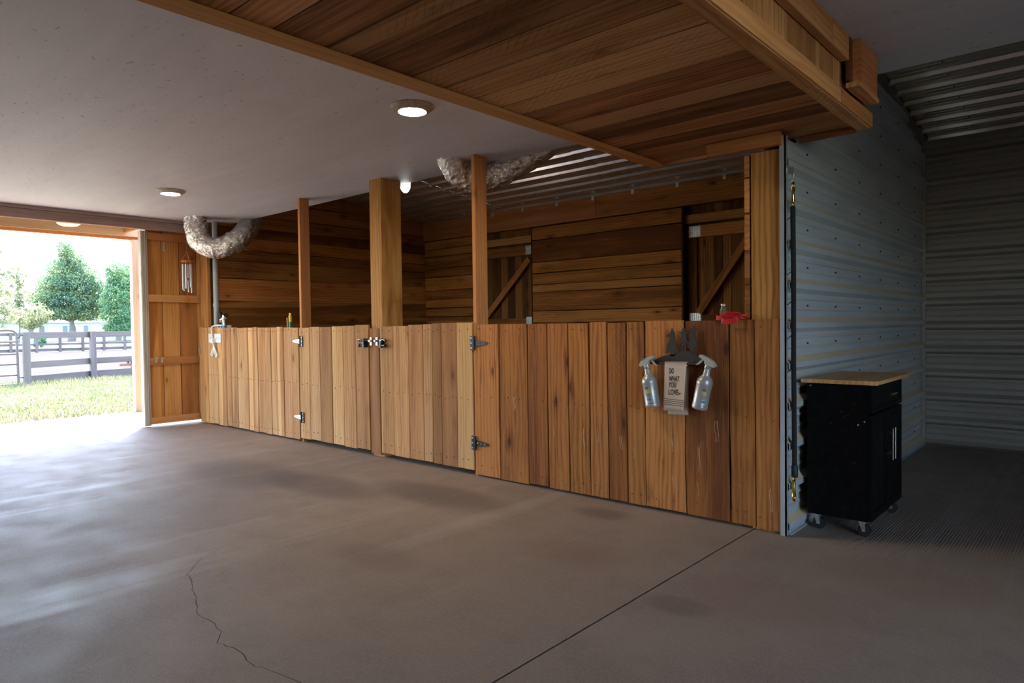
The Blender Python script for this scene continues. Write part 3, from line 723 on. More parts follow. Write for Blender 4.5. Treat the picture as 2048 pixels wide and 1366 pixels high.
board('top_rail', sf, 'post_fir', (-1.0, -5.05, 2.478), (-.962, -.56, ZC-.001), .002, 6)
board('top_rail', sf, 'rail_fir', (-1.0, -.556, 2.478), (-.962, -.31, ZC-.001), .002, 2)
ky = sorted([-1.465, -1.263, -1.041, -.865, -.656, -.61, -.415, -.31, -.2, -.06, .09, .2] + list(np.arange(-4.95, -1.5, .215)) + [-5.05])
for a, b in zip(ky[:-1], ky[1:]):
    board('knee_board', sf, 'front_pale', (-1.021, a+.001, 2.31), (-1.0035-random.uniform(0, .002), b-.001, ZC-.003), .003, 2)
bk = empty('timber_bracket', (-.95, -.13, 2.36), 'blocky timber bracket hanging under the plywood at the soffit corner', 'bracket')
board('block', bk, 'post_fir', (-.981, -.235, 2.375), (-.925, .06, ZC-.002), .003, 3, .004)
board('backer', bk, 'soffit', (-.981, -.30, 2.385), (-.965, -.236, ZC-.002), .002, 2)
board('sill', bk, 'soffit', (-.981, -.30, 2.350), (-.918, .07, 2.374), .003, 3, .003, 1, 0)

# ------------------------------------------------------------------ left end: header, sliding door, porch
hd = empty('trim_4', (-8.9, -2, 2.45), kind='structure')
board('header_board', hd, 'header', (-8.925, -5.05, 2.455), (-8.875, -.0, 2.555), .002, 6, .003, 1, 2)
board('header_board', hd, 'header', (-8.925, -5.05, 2.558), (-8.88, -.0, 2.599), .002, 6, .003, 1, 2)
board('track_board', hd, 'rail_fir', (-8.995, -5.05, 2.46), (-8.96, -.0, 2.58), .002, 6)
sd = empty('door_3', (-9.05, -.25, .03), kind='structure')
board('gap_shade_backing', sd, 'dark_board', (-9.072, -.569, .05), (-9.064, .25, 2.60))  # near-black sheet gives the plank gaps their shade by colour
pe = [-.569, -.395, -.18, .04, .25]
for a, b in zip(pe[:-1], pe[1:]): board('plank', sd, 'door_wood', (-9.062, a+.004, .035), (-9.04, b-.004, 2.60), .004, 5)
for z0, z1 in ((2.345, 2.435), (1.568, 1.66), (.775, .868), (.028, .115)):
    board('rail', sd, 'rail_fir', (-9.038, -.57, z0), (-9.0, .24, z1), .002, 3)
for k in range(4):
    board('edge_post', sd, 'weathered', (-9.075, -.655+.021*k+.0015, .015), (-8.992-.005*(k % 2), -.655+.021*(k+1)-.0015, 2.45), .0, 1, .003)
for y in (-.50, -.43):
    mb = MB(); mb.box((-8.999, y-.012, .80), (-8.992, y+.012, .86)); mb.box((-8.999, y-.02, .85), (-8.975, y+.02, .868)); mb.done('bracket', 'galv', sd)
mb = MB(); mb.box((-9.037, -.375, 2.22), (-9.028, -.355, 2.335)); mb.box((-9.037, -.38, 2.21), (-9.018, -.35, 2.23)); mb.done('door_pull', 'galv', sd)
pp = empty('porch_post', (-10.93, .0, 0), 'pale orange porch post outside the open doorway', 'post')
board('timber', pp, 'porch_wood', (-10.99, -.1, 0), (-10.87, .04, 2.56), .001, 3, .004)
pb = empty('porch_beam', (-10.9, -2.5, 2.56), 'layered orange porch beam above the open doorway', 'beam')
board('ply', pb, 'porch_wood', (-10.99, -7, 2.56), (-10.95, .1, 2.73), .002, 6)
board('ply', pb, 'porch_wood', (-10.905, -7, 2.60), (-10.865, .1, 2.74), .002, 6)
board('plate', pb, 'post_fir', (-10.949, -7, 2.56), (-10.906, .1, 2.60), .002, 6)
for y in np.arange(-6.6, 0, .8): board('rafter', pb, 'rail_fir', (-10.86, y, 2.655), (-9.02, y+.04, 2.739))
def disc_lamp(name, x, y, z, label, s=1.0, group=None, mr='dull_ring', ml='lamp_lens'):
    t = empty(name, (x, y, z), label, 'ceiling light', group)
    MB().lathe([(.138*s, 0), (.138*s, -.006), (.128*s, -.016), (.10*s, -.034), (.088*s, -.036), (.086*s, -.030), (.0*s+.001, -.030)], lambda a, b, c: (x+a, y+b, z+c), 36).done('housing', mr, t, True)
    MB().lathe([(.001, -.042*s), (.05*s, -.0405*s), (.078*s, -.037*s), (.0855*s, -.031*s), (.001, -.0305*s)], lambda a, b, c: (x+a, y+b, z+c), 36).done('lens', ml, t, True)
disc_lamp('ceiling_light', -3.30, -1.075, ZC, 'lit round ceiling light nearest the timber soffit')
disc_lamp('ceiling_light', -7.01, -1.07, ZC, 'lit round ceiling light near the open doorway')
disc_lamp('porch_light', -10.42, -1.03, 2.655, 'white round light under the porch roof outside', 1.0, None, 'white_plastic', 'white_plastic')

# ------------------------------------------------------------------ foil ducts
def duct(label, pts, rr, seed, strap_at=None):
    t = empty('foil_duct', pts[0], label, 'duct')
    n = 110; P = bez(pts, n); random.seed(seed)
    def rf_(i, j, p):
        a = mnoise.noise(p*6+Vector((seed, 0, 0))); b = abs(mnoise.noise(p*12+Vector((0, seed, 0)))); c = abs(mnoise.noise(p*27))
        return 1 + .09*a - .16*b - .09*c + random.uniform(-.011, .011)
    MB().tube(P, rr, 56, rfun=rf_).done('sleeve', 'foil', t, False)
    if strap_at:
        k = int(strap_at*n)
        MB().tube(P[k:k+5], rr*1.04 if not callable(rr) else rr(strap_at)*1.04, 32).done('strap', 'galv', t, True)
    return t
duct('crumpled foil duct curling down beside the grey conduit at the far corner',
     [(-8.44, -.2, 2.66), (-8.48, -.2, 2.52), (-8.44, -.16, 2.31), (-8.28, -.06, 2.21), (-8.17, .10, 2.27), (-8.15, .24, 2.39), (-8.29, .42, 2.565), (-8.40, .52, 2.72)], .135, 3, .58)
duct('sagging dusty foil duct behind the narrow post nearest the soffit',
     [(-4.14, .02, 2.70), (-4.14, .08, 2.56), (-4.11, .2, 2.48), (-4.02, .3, 2.475), (-3.88, .40, 2.52), (-3.67, .47, 2.60), (-3.45, .53, 2.70)],
     lambda t: .125-.035*max(0, (t-.62)/.38), 11)
random.seed(21)

# ------------------------------------------------------------------ small things at the far left
mb = MB(); mb.cyl((-8.655, .12, 0), (-8.655, .12, 2.59), .032, n=16)
cd = mb.done('conduit', 'conduit', None, True); tag(cd, 'grey plastic conduit pipe standing in the far left stall corner', 'pipe')
for z in (1.5,): MB().cyl((-8.655, .12, z), (-8.655, .12, z+.05), .038, n=16).done('coupling', 'conduit', cd, True)
wc = empty('wind_chime', (-8.90, -.13, 2.45), 'wind chime with orange disc and silver tubes by the sliding door', 'wind chime')
cx, cy = -8.90, -.135
mb = MB(); mb.cyl((cx, cy, 2.21), (cx, cy, 2.452), .0015, n=5)
for a in range(3):
    t_ = a*2.094; mb.cyl((cx, cy, 2.215), (cx+.06*math.cos(t_), cy+.06*math.sin(t_), 2.098), .0018, n=5)
mb.cyl((cx, cy, 2.08), (cx, cy, 1.655), .0018, n=5)
for a in range(6):
    t_ = a*1.047+.4; mb.cyl((cx+.052*math.cos(t_), cy+.052*math.sin(t_), 2.05), (cx+.052*math.cos(t_), cy+.052*math.sin(t_), 2.085), .0015, n=5)
mb.done('cord', 'string', wc)
MB().lathe([(.07, 2.075), (.075, 2.082), (.075, 2.096), (.07, 2.103)], lambda a, b, c: (cx+a, cy+b, c), 24).done('disc', 'chime_wood', wc, True)
for a in range(6):
    t_ = a*1.047+.4; zz = 2.055; bx, by = cx+.052*math.cos(t_), cy+.052*math.sin(t_)
    MB().cyl((bx, by, zz-.30-.014*((a*5) % 6)), (bx, by, zz), .0105, n=10).done('tube', 'chime_tube', wc, True)
MB().lathe([(.022, 1.86), (.024, 1.865), (.024, 1.873), (.022, 1.878)], lambda a, b, c: (cx+a, cy+b, c), 14).done('clapper', 'chime_wood', wc, True)
MB().prism([(-.026, 1.565), (.026, 1.565), (.03, 1.60), (.018, 1.64), (0, 1.655), (-.018, 1.64), (-.03, 1.60)], lambda a, b, t: (cx+t, cy+a, b), -.004, .004).done('sail', 'chime_wood', wc)
def plate(name, x0, x1, label):
    t = MB().box((x0, -.012, 1.048), (x1, -.001, 1.158)).done(name, 'white_plastic'); tag(t, label, 'switch plate')
    xm = (x0+x1)/2
    for k in (-1, 1): MB().box((xm+k*(x1-x0)*.22-.010, -.018, 1.085), (xm+k*(x1-x0)*.22+.010, -.011, 1.12)).done('switch', 'white_plastic', t)
    return t
plate('switch_plate', -8.60, -8.52, 'small white switch plate, left of the hanging white cord')
plate('switch_plate', -8.44, -8.27, 'wide white switch plate, right of the hanging white cord')
mb = MB()
mb.tube(bez([(-8.30, .04, 1.262), (-8.42, .0, 1.262), (-8.475, -.03, 1.23), (-8.47, -.022, 1.10), (-8.44, -.024, 1.0), (-8.50, -.024, .92), (-8.50, -.024, .885), (-8.46, -.024, .90), (-8.43, -.026, 1.0)], 40), .009, 8)
mb.tube(bez([(-8.43, -.026, 1.0), (-8.38, -.024, .93), (-8.35, -.024, .885), (-8.38, -.024, .87), (-8.42, -.024, .94), (-8.44, -.03, 1.06)], 24), .009, 8)
pc = mb.done('extension_lead', 'white_plastic', None, True); tag(pc, 'white power cord looped over the board partition by the switches', 'cord')
MB().box((-8.46, -.05, 1.04), (-8.415, -.013, 1.10)).done('plug', 'white_plastic', pc)
ps = MB().box((-8.46, .035, 1.225), (-8.20, .095, 1.262)).done('power_strip', 'white_plastic'); tag(ps, 'white power strip lying on top of the far partition', 'power strip')
MB().box((-8.42, .03, 1.232), (-8.38, .036, 1.256)).done('switch', plain('strip_switch', (.35, .04, .03), .5), ps)
for x in (-8.35, -8.32): MB().box((x, .03, 1.232), (x+.02, .036, 1.256)).done('socket', 'black_iron', ps)
tag(MB().box((-8.26, -.0, 1.226), (-8.19, .034, 1.262)).done('blue_carton', 'label_blue'), 'small blue carton at the end of the power strip', 'box')
hn = empty('hose_nozzle', (-8.33, .06, 1.262), 'silver hose nozzle with black handle resting on the power strip', 'nozzle')
MB().tube([(-8.31, .06, 1.262), (-8.31, .06, 1.31), (-8.32, .06, 1.34)], .024, 12).done('stem', 'chrome', hn, True)
MB().lathe([(.02, -.09), (.034, -.08), (.034, -.03), (.026, -.02), (.026, .03), (.04, .04), (.04, .07), (.034, .08)], lambda a, b, c: (-8.325+c*.82+a*.5, .06+b, 1.352+c*.45-a*.8), 20).done('barrel', 'chrome', hn, True)
MB().tube([(-8.37, .06, 1.335), (-8.40, .06, 1.38), (-8.425, .06, 1.42)], .026, 12).done('handle', 'black_iron', hn, True)
mb = MB(); mb.tube([(-8.30, .06, 1.27), (-8.355, .05, 1.285), (-8.375, .05, 1.31), (-8.36, .05, 1.335)], .009, 8); mb.done('trigger', 'chrome', hn, True)
th = empty('hand_rake', (-6.80, .09, .62), 'yellow and green tool handle poking above the far partition', 'tool')
MB().tube([(-6.79, .088, .6), (-6.803, .094, 1.22), (-6.808, .096, 1.285)], .019, 12).done('grip', 'green', th, True)
mb = MB(); mb.tube([(-6.808, .096, 1.285), (-6.82, .10, 1.345), (-6.822, .10, 1.352)], .018, 12)
a_ = bez([(-6.822, .1, 1.352), (-6.838, .1, 1.366), (-6.824, .1, 1.382), (-6.808, .1, 1.366), (-6.822, .1, 1.352)], 16); mb.tube(a_, .006, 6)
mb.done('handle_end', 'yellow', th, True)
o = MB().tube([(-6.845, .09, .6), (-6.855, .092, 1.22), (-6.875, .096, 1.335)], .010, 10).done('tool_stick', 'orange', None, True)
tag(o, 'thin orange tool handle just left of the yellow and green one', 'tool')
bh = empty('bulkhead_light', (-5.15, .42, 2.70), 'bright caged bulkhead light behind the doubled post', 'light')
bx, by, bz = -5.215, .44, 2.60
MB().lathe([(.045, .07), (.05, .075), (.05, .12), (.03, .13)], lambda a, b, c: (bx+a, by+b, bz+c), 16).done('base', 'galv', bh, True)
MB().lathe([(.004, -.06), (.025, -.055), (.036, -.03), (.04, .02), (.042, .07)], lambda a, b, c: (bx+a, by+b, bz+c), 18).done('globe', 'bulb', bh, True)
mb = MB()
for k in range(4):
    t_ = k*math.pi/4+.3
    mb.tube(bez([(bx+.05*math.cos(t_), by+.05*math.sin(t_), bz+.07), (bx+.048*math.cos(t_), by+.048*math.sin(t_), bz-.02), (bx, by, bz-.07), (bx-.048*math.cos(t_), by-.048*math.sin(t_), bz-.02), (bx-.05*math.cos(t_), by-.05*math.sin(t_), bz+.07)], 16), .0035, 5)
mb.done('guard', 'galv', bh)
tag(board('light_block', None, 'header', (bx-.06, .38, 2.73), (bx+.06, .50, 3.3), .001, 1, .003), 'short hanging timber that carries the bulkhead light', 'timber')

# ------------------------------------------------------------------ towel rack, towel, spray bottles
YR = -.045
rk = empty('towel_rack', (-2.02, -.02, .965), 'dark metal towel rack with three western silhouettes on a hill', 'towel rack')
MB().tube([(-2.232, YR, .963), (-1.80, YR, .967)], .0075, 12).done('bar', 'rack', rk, True)
for x in (-2.20, -1.84): MB().cyl((x, YR, .966), (x, -.002, .972), .005, n=8).done('standoff', 'rack', rk)
hill = [(-2.205, .962), (-1.835, .962), (-1.85, .98), (-1.862, .999), (-1.88, 1.008), (-1.91, 1.02), (-1.94, 1.036), (-1.965, 1.045), (-1.985, 1.048), (-2.0, 1.046), (-2.02, 1.035), (-2.045, 1.024), (-2.075, 1.018), (-2.11, 1.014), (-2.14, 1.008), (-2.175, .992), (-2.195, .984)]
fnr = lambda a, b, t: (a, t, b)
MB().prism(hill, fnr, -.03, -.024).done('hill', 'rack', rk)
# figure outlines in the rack's own plane (metres)
f1 = [(-2.082, 1.01), (-2.048, 1.01), (-2.047, 1.05), (-2.041, 1.033), (-2.034, 1.022), (-2.026, 1.026), (-2.028, 1.043), (-2.036, 1.065), (-2.043, 1.085), (-2.046, 1.108), (-2.046, 1.13), (-2.05, 1.15), (-2.055, 1.163), (-2.063, 1.172), (-2.07, 1.182), (-2.076, 1.172), (-2.08, 1.16), (-2.09, 1.15), (-2.109, 1.142), (-2.112, 1.135), (-2.103, 1.131), (-2.093, 1.131), (-2.088, 1.126), (-2.086, 1.112), (-2.094, 1.10), (-2.102, 1.085), (-2.107, 1.065), (-2.111, 1.043), (-2.117, 1.029), (-2.098, 1.029), (-2.096, 1.05), (-2.092, 1.04)]
f2 = [(-2.0, 1.045), (-1.99, 1.045), (-1.991, 1.078), (-1.987, 1.082), (-1.984, 1.06), (-1.988, 1.05), (-1.979, 1.046), (-1.974, 1.05), (-1.974, 1.10), (-1.965, 1.085), (-1.957, 1.078), (-1.954, 1.085), (-1.961, 1.10), (-1.968, 1.118), (-1.972, 1.135), (-1.972, 1.152), (-1.962, 1.158), (-1.96, 1.163), (-1.975, 1.162), (-1.979, 1.178), (-1.985, 1.187), (-1.995, 1.187), (-1.999, 1.176), (-2.002, 1.162), (-2.02, 1.164), (-2.018, 1.157), (-2.006, 1.152), (-2.003, 1.135), (-2.007, 1.118), (-2.014, 1.098), (-2.022, 1.083), (-2.017, 1.077), (-2.01, 1.085), (-2.003, 1.10), (-2.003, 1.07)]
f3 = [(-1.948, 1.034), (-1.94, 1.034), (-1.938, 1.05), (-1.933, 1.034), (-1.925, 1.030), (-1.923, 1.048), (-1.914, 1.056), (-1.912, 1.075), (-1.910, 1.058), (-1.902, 1.064), (-1.899, 1.085), (-1.903, 1.105), (-1.91, 1.122), (-1.912, 1.14), (-1.912, 1.16), (-1.906, 1.175), (-1.907, 1.19), (-1.916, 1.20), (-1.928, 1.197), (-1.93, 1.187), (-1.936, 1.182), (-1.943, 1.184), (-1.945, 1.17), (-1.947, 1.15), (-1.956, 1.14), (-1.954, 1.132), (-1.946, 1.128), (-1.948, 1.11), (-1.956, 1.095), (-1.961, 1.078), (-1.963, 1.06), (-1.953, 1.062), (-1.948, 1.05)]
for f_ in (f1, f2, f3): MB().prism(f_, fnr, -.03, -.025).done('silhouette', 'rack', rk)
tw = empty('towel', (-2.035, YR, .65), 'beige linen towel printed DO WHAT YOU LOVE on the dark rack', 'towel')
def sheet(name, x0t, x1t, x0b, x1b, zt, zb, y, m, parent, thick=.003, amp=.004, ph=0):
    nx, nz = 10, 14; v = []; f = []
    for s_ in (0, 1):
        for k in range(nz+1):
            for i in range(nx+1):
                tx, tz = i/nx, k/nz
                x = (x0t+(x1t-x0t)*tx)*(1-tz)+(x0b+(x1b-x0b)*tx)*tz; z = zt+(zb-zt)*tz+.006*tx*tz*math.sin(ph+1)
                v.append((x, y+amp*math.sin(tx*4.2+ph)*tz+s_*thick, z))
    n = (nx+1)*(nz+1)
    for s_ in (0, 1):
        for k in range(nz):
            for i in range(nx):
                a = s_*n+k*(nx+1)+i; q = (a, a+1, a+nx+2, a+nx+1); f.append(q if not s_ else q[::-1])
    for k in range(nz):
        for i in (0, nx): a = k*(nx+1)+i; f.append((a, a+nx+1, n+a+nx+1, n+a))
    for i in range(nx):
        for k in (0, nz): a = k*(nx+1)+i; f.append((a, a+1, n+a+1, n+a))
    return mesh_obj(name, v, f, m, parent, True)
sheet('front_fold', -2.106, -1.960, -2.119, -1.979, .974, .668, YR-.012, 'towel', tw, amp=.003)
sheet('back_fold', -2.104, -1.958, -2.10, -1.957, .974, .642, YR+.009, 'towel', tw, amp=.003, ph=1)
mb = MB(); mb.tube([(-2.106, YR, .9635), (-1.959, YR, .9655)], .0125, 16); mb.done('top_fold', 'towel', tw, True)
YT = YR-.0117
def shear(a, b, x0, z0): 
    z = z0+b; tz = (.974-z)/.306; return (x0+a-.013*tz*.8, YT-.0016+.003*math.sin((x0+a+2.11)/.145*4.2)*tz, z)
for s_, x0, z0, wd in (('DO', -2.074, .9035, .034), ('WHAT', -2.0735, .8545, .072), ('YOU', -2.0745, .8165, .052), ('LOVE', -2.076, .7705, .069)):
    v, fs, wmax = text_mb(s_, 1, lambda a, b: (a, 0, b), bold=.022)
    k = wd/wmax; hh = .0335/.72
    mb = MB(); mb.add([shear(p[0]*k, p[2]*hh, x0, z0) for p in v], fs)
    t1 = mesh_obj('lettering', mb.v, mb.f, 'ink', tw)
hp = []
for i in range(20):
    t_ = i/20*2*math.pi; hp.append((.0006*16*math.sin(t_)**3, .0006*(13*math.cos(t_)-5*math.cos(2*t_)-2*math.cos(3*t_)-math.cos(4*t_))))
mesh_obj('heart_print', [shear(a*.95, b*.95, -1.9985, .779) for a, b in hp], [tuple(range(20))], 'heart', tw)
for k in range(4):
    z = .7415-.0118*k; v = []; fs = []
    for i in range(11):
        x = -2.1145+.013*((.974-z)/.306)*.8+.1365*i/10
        for dz in (0, .0028): v.append(shear(x+2.1, z-.7+dz-.0005*i, -2.1, .7))
        if i: fs.append((2*i-2, 2*i, 2*i+1, 2*i-1))
    mesh_obj('stripe', v, fs, 'ink', tw)

def spray_bottle(label, nx, nz, tilt, flip, yaw):
    """Hangs by its trigger; (nx, nz) is the neck, the axis leans by tilt."""
    Y0 = -.062
    def fn(a, b, c):       # local: c up from the bottle's base
        c = c-.252; x = a*math.cos(tilt)+c*math.sin(tilt)*-1; z = c*math.cos(tilt)+a*math.sin(tilt)
        return (nx+x, Y0+b, nz+z)
    t = empty('spray_bottle', fn(0, 0, 0), label, 'spray bottle', None)
    MB().lathe([(.030, 0), (.044, .002), (.0475, .009), (.048, .022), (.0465, .026), (.0465, .152), (.048, .156), (.0478, .165), (.045, .180), (.038, .193), (.026, .205), (.0205, .215), (.019, .235), (.0185, .252), (.017, .254)],
               lambda a, b, c: fn(a, b, c), 32).done('body', 'bottle', t, True)
    MB().lathe([(.0195, .25), (.021, .252), (.021, .262), (.0185, .264), (.0185, .274), (.015, .276)], lambda a, b, c: fn(a, b, c), 20).done('collar', 'bottle', t, True)
    s_ = flip
    hd_ = [(-.040, .268), (-.05, .278), (-.043, .288), (-.030, .302), (-.006, .313), (.03, .321), (.056, .325), (.064, .322), (.063, .309), (.05, .305), (.034, .300), (.022, .290), (.018, .274)]
    MB().prism([(s_*a, c) for a, c in hd_], lambda a, c, t_: fn(a, t_, c), -.016, .016).done('sprayer', 'spray', t)
    MB().prism([(s_*a, c) for a, c in [(.036, .302), (.044, .300), (.056, .285), (.068, .268), (.078, .258), (.074, .256), (.062, .262), (.05, .274), (.04, .288)]], lambda a, c, t_: fn(a, t_, c), -.006, .006).done('trigger', 'spray', t)
    # printed label wrapped on the front of the body
    R = .0470
    def wrap(a, c): th = yaw+a/R; return fn(R*math.sin(th), -R*math.cos(th), c)
    def block(name, m, a0, a1, c0, c1):
        v = []; fs = []; n = max(2, int((a1-a0)/.006)+1)
        for i in range(n+1):
            a = a0+(a1-a0)*i/n; v += [wrap(a, c0), wrap(a, c1)]
            if i: fs.append((2*i-2, 2*i, 2*i+1, 2*i-1))
        mesh_obj(name, v, fs, m, t)
    return t, wrap, block
b1, wrap, block = spray_bottle('silver spray bottle hanging left of the printed towel', -2.229, .931, math.radians(9.2), 1, -.75)
tx = lambda s_, size, a, c, xs=1.0: (lambda q: ([wrap(a+p[0]*xs, c+p[2]) for p in q[0]], q[1]))(text_mb(s_, size, lambda x, y: (x, 0, y), 1.0, 0, .001))
def put(name, m, parent, q): mesh_obj(name, q[0], q[1], m, parent)
def printing(t, s_, sx):
    put('lettering', 'yellow', t, tx(s_, .027, sx, .096))
    v = []; fs = []
    for k, (a, b_, c) in enumerate([(0, .030, .088), (.002, .04, .082), (.0, .026, .076), (.004, .035, .070), (.0, .03, .030), (.003, .038, .025), (.0, .025, .02)]):
        n = 4
        for i in range(n+1):
            aa = sx+.004+a+(b_-a)*i/n; v += [wrap(aa, c), wrap(aa, c+.0018)]
            if i: q = len(v)-4; fs.append((q, q+2, q+3, q+1))
    mesh_obj('small_print', v, fs, 'label_ink', t)['kind'] = 'stuff'
    v = [wrap(sx+.020+.013*math.cos(i/14*6.283), .054+.0075*math.sin(i/14*6.283)) for i in range(14)]
    mesh_obj('blue_spot', v, [tuple(range(14))], 'label_blue', t)
    v = [wrap(sx+.014+.011*math.cos(i/12*6.283), .126+.006*math.sin(i/12*6.283)) for i in range(12)]
    mesh_obj('emblem', v, [tuple(range(12))], 'label_ink', t)
    v = []; fs = []
    for k in range(13):
        c = .022+.0088*k
        for i in range(5):
            aa = sx+.060+.028*i/4*(.8+.2*((k*7) % 5)/5); v += [wrap(aa, c), wrap(aa, c+.0016)]
            if i: q = len(v)-4; fs.append((q, q+2, q+3, q+1))
    mesh_obj('side_print', v, fs, 'label_ink', t)['kind'] = 'stuff'
    for c in (.0245, .154):
        v = []; fs = []
        for i in range(33):
            aa = -R_*math.pi*.9+R_*math.pi*1.8*i/32; v += [wrap(aa, c), wrap(aa, c+.0013)]
            if i: fs.append((2*i-2, 2*i, 2*i+1, 2*i-1))
        mesh_obj('label_edge', v, fs, 'label_ink', t)
R_ = .047
printing(b1, 'NG', .022)
mesh_obj('sprayer_print', [(-2.252+.02*a, -.0785, .985+.02*b) for a, b in ((-.5, -.3), (.9, .1), (.9, .6), (-.5, .2))], [(0, 1, 2, 3)], 'label_blue', b1)
b2, wrap, block = spray_bottle('silver spray bottle hanging right of the printed towel', -1.817, .942, math.radians(-12.6), -1, .75)
printing(b2, 'TR', -.022)

# ------------------------------------------------------------------ red webbing, jar, tether, cabinet
def ribbon(mb, pts, wv, hw=.013, th=.0018):
    P = bez(pts, 46); v = []; f = []
    for i, p in enumerate(P):
        t_ = i/45*(len(wv)-1); k = min(int(t_), len(wv)-2); a = Vector(wv[k]).lerp(Vector(wv[k+1]), t_-k)
        d = (P[min(i+1, 45)]-P[max(i-1, 0)]).normalized(); a = (a-d*a.dot(d)).normalized(); n = d.cross(a)
        v += [p-a*hw-n*th, p+a*hw-n*th, p+a*hw+n*th, p-a*hw+n*th]
        if i:
            q = 4*i
            for j in range(4): f.append((q-4+j, q-4+(j+1) % 4, q+(j+1) % 4, q+j))
    mb.add(v, f)
mb = MB(); zt = 1.236
ribbon(mb, [(-1.80, .05, zt+.016), (-1.785, -.004, zt+.012), (-1.74, -.016, zt+.006), (-1.69, .0, zt+.010), (-1.64, .02, zt+.014), (-1.61, .06, zt+.018), (-1.66, .09, zt+.024), (-1.73, .09, zt+.026), (-1.79, .075, zt+.026), (-1.81, .04, zt+.022)], [(0, .2, 1), (0, .1, 1), (0, .1, 1), (0, .3, 1)])
ribbon(mb, [(-1.735, .02, zt+.02), (-1.74, -.028, zt-.004), (-1.715, -.036, zt-.016), (-1.67, -.034, zt-.008), (-1.645, -.02, zt+.006), (-1.65, .02, zt+.02), (-1.70, .05, zt+.028), (-1.75, .04, zt+.03)], [(0, .3, 1), (0, .05, 1), (0, .1, 1), (0, .5, 1)], .016)
ribbon(mb, [(-1.79, .06, zt+.03), (-1.76, .01, zt+.026), (-1.72, .0, zt+.03), (-1.67, .02, zt+.03), (-1.62, .035, zt+.016), (-1.60, .06, zt+.008)], [(0, .6, 1), (0, .8, .8), (0, .8, .5), (0, .9, .4)])
tag(mb.done('webbing_strap', 'red_web', None, True), 'bright red webbing strap heaped on top of the oak partition', 'strap')
jr = MB().lathe([(.018, 1.216), (.022, 1.22), (.022, 1.29), (.017, 1.305), (.012, 1.312), (.012, 1.32)], lambda a, b, c: (-1.77+a, .058+b, c), 20).done('glass_jar', 'glass_jar', None, True)
tag(jr, 'small dark glass jar standing behind the red strap', 'jar')
MB().lathe([(.014, 1.319), (.014, 1.328), (.012, 1.331)], lambda a, b, c: (-1.77+a, .058+b, c), 16).done('lid', 'galv', jr, True)

xr = XR+.046; yr = .024
te = empty('cross_tie', (xr, yr, .23), 'black tie rope with brass snaps hanging by the steel corner', 'rope')
MB().tube([(xr, yr, 1.862), (xr+.002, yr+.004, 1.5), (xr-.001, yr+.010, 1.0), (xr+.002, yr+.012, .40)], .0135, 12,
          rfun=lambda i, j, p: 1).done('rope', 'rope', te, True)
mb = MB()
for z in (1.81, 1.68, 1.5, 1.33, 1.14, .95, .75):
    mb.tube([(xr-.008, yr, z), (xr-.03, yr-.004, z-.02), (xr-.036, yr, z+.01)], .003, 5)
tag(mb.done('wire_twists', 'rope', te), kind='stuff')
MB().lathe([(.016, .335), (.018, .34), (.018, .40), (.015, .405)], lambda a, b, c: (xr+.002+a, yr+.012+b, c), 14).done('ferrule', 'rubber', te, True)
def snap(z, s_, name):
    mb = MB(); X, Yy = xr, yr+.004
    ring = [(X, Yy+.016*math.cos(a), z-s_*.012+.014*math.sin(a)) for a in np.arange(0, 6.28, .45)]
    mb.tube(ring, .0042, 8, close=True)
    mb.cyl((X, Yy, z+s_*.002), (X, Yy, z+s_*.018), .010, n=12)
    mb.tube(bez([(X, Yy, z+s_*.016), (X, Yy-.002, z+s_*.05), (X, Yy+.010, z+s_*.075), (X, Yy+.014, z+s_*.095), (X, Yy+.002, z+s_*.112), (X, Yy-.014, z+s_*.102), (X, Yy-.016, z+s_*.085)], 24), lambda t_: .0095-.005*t_, 10)
    mb.cyl((X, Yy-.017, z+s_*.085), (X, Yy-.008, z+s_*.04), .0045, n=8)
    mb.done(name, 'brass', te, True)
snap(1.885, 1, 'snap'); snap(.315, -1, 'snap')
mb = MB(); Yy = yr+.004
mb.tube([(xr-.003, Yy+.010*math.cos(a), 2.005+.024*math.sin(a)) for a in np.arange(0, 6.28, .4)], .003, 7, close=True)
mb.tube([(xr-.003+.008*math.cos(a), Yy, 2.045+.022*math.sin(a)) for a in np.arange(0, 6.28, .4)], .003, 7, close=True)
mb.box((XR+.0, Yy-.012, 2.05), (xr+.006, Yy+.012, 2.08))
mb.done('chain', 'galv', te, True)

cb = empty('cart_cabinet', (-1.16, .6, 0), 'black rolling kitchen cabinet with butcher-block top by the steel wall', 'cabinet')
x0, x1, y0, y1, z0, z1 = -1.335, -.992, .225, .945, .095, .862
board('top', cb, 'butcher', (-1.362, .198, z1), (-.955, .978, z1+.022), .0, 3, .002, 1, 0)
MB().box((x0, y0, z0), (x1-.02, y0+.016, z1)).done('side_panel', 'black_lam', cb)
MB().box((x0, y1-.016, z0), (x1-.02, y1, z1)).done('side_panel', 'black_lam', cb)
MB().box((x0, y0+.016, z0), (x0+.008, y1-.016, z1)).done('back_panel', 'black_lam', cb)
MB().box((x0+.008, y0+.016, z0), (x1-.02, y1-.016, z0+.02)).done('bottom_panel', 'black_lam', cb)
def beadboard(name, ya, yb_, za, zb, n, bw=.03):
    """Framed panel facing +X with vertical grooves between its strips."""
    mb = MB(); xf = x1
    for lo, hi in (((xf-.018, ya, za), (xf, ya+bw, zb)), ((xf-.018, yb_-bw, za), (xf, yb_, zb)), ((xf-.018, ya+bw, za), (xf, yb_-bw, za+bw)), ((xf-.018, ya+bw, zb-bw), (xf, yb_-bw, zb))): mb.box(lo, hi)
    d = mb.done(name, 'black_lam', cb)
    wd = (yb_-ya-2*bw)/n
    for i in range(n):
        board('strip', d, 'black_lam', (xf-.016, ya+bw+i*wd+.0012, za+bw+.001), (xf-.005, ya+bw+(i+1)*wd-.0012, zb-bw-.001), 0, 1, .0015, 2, 1)
    return d
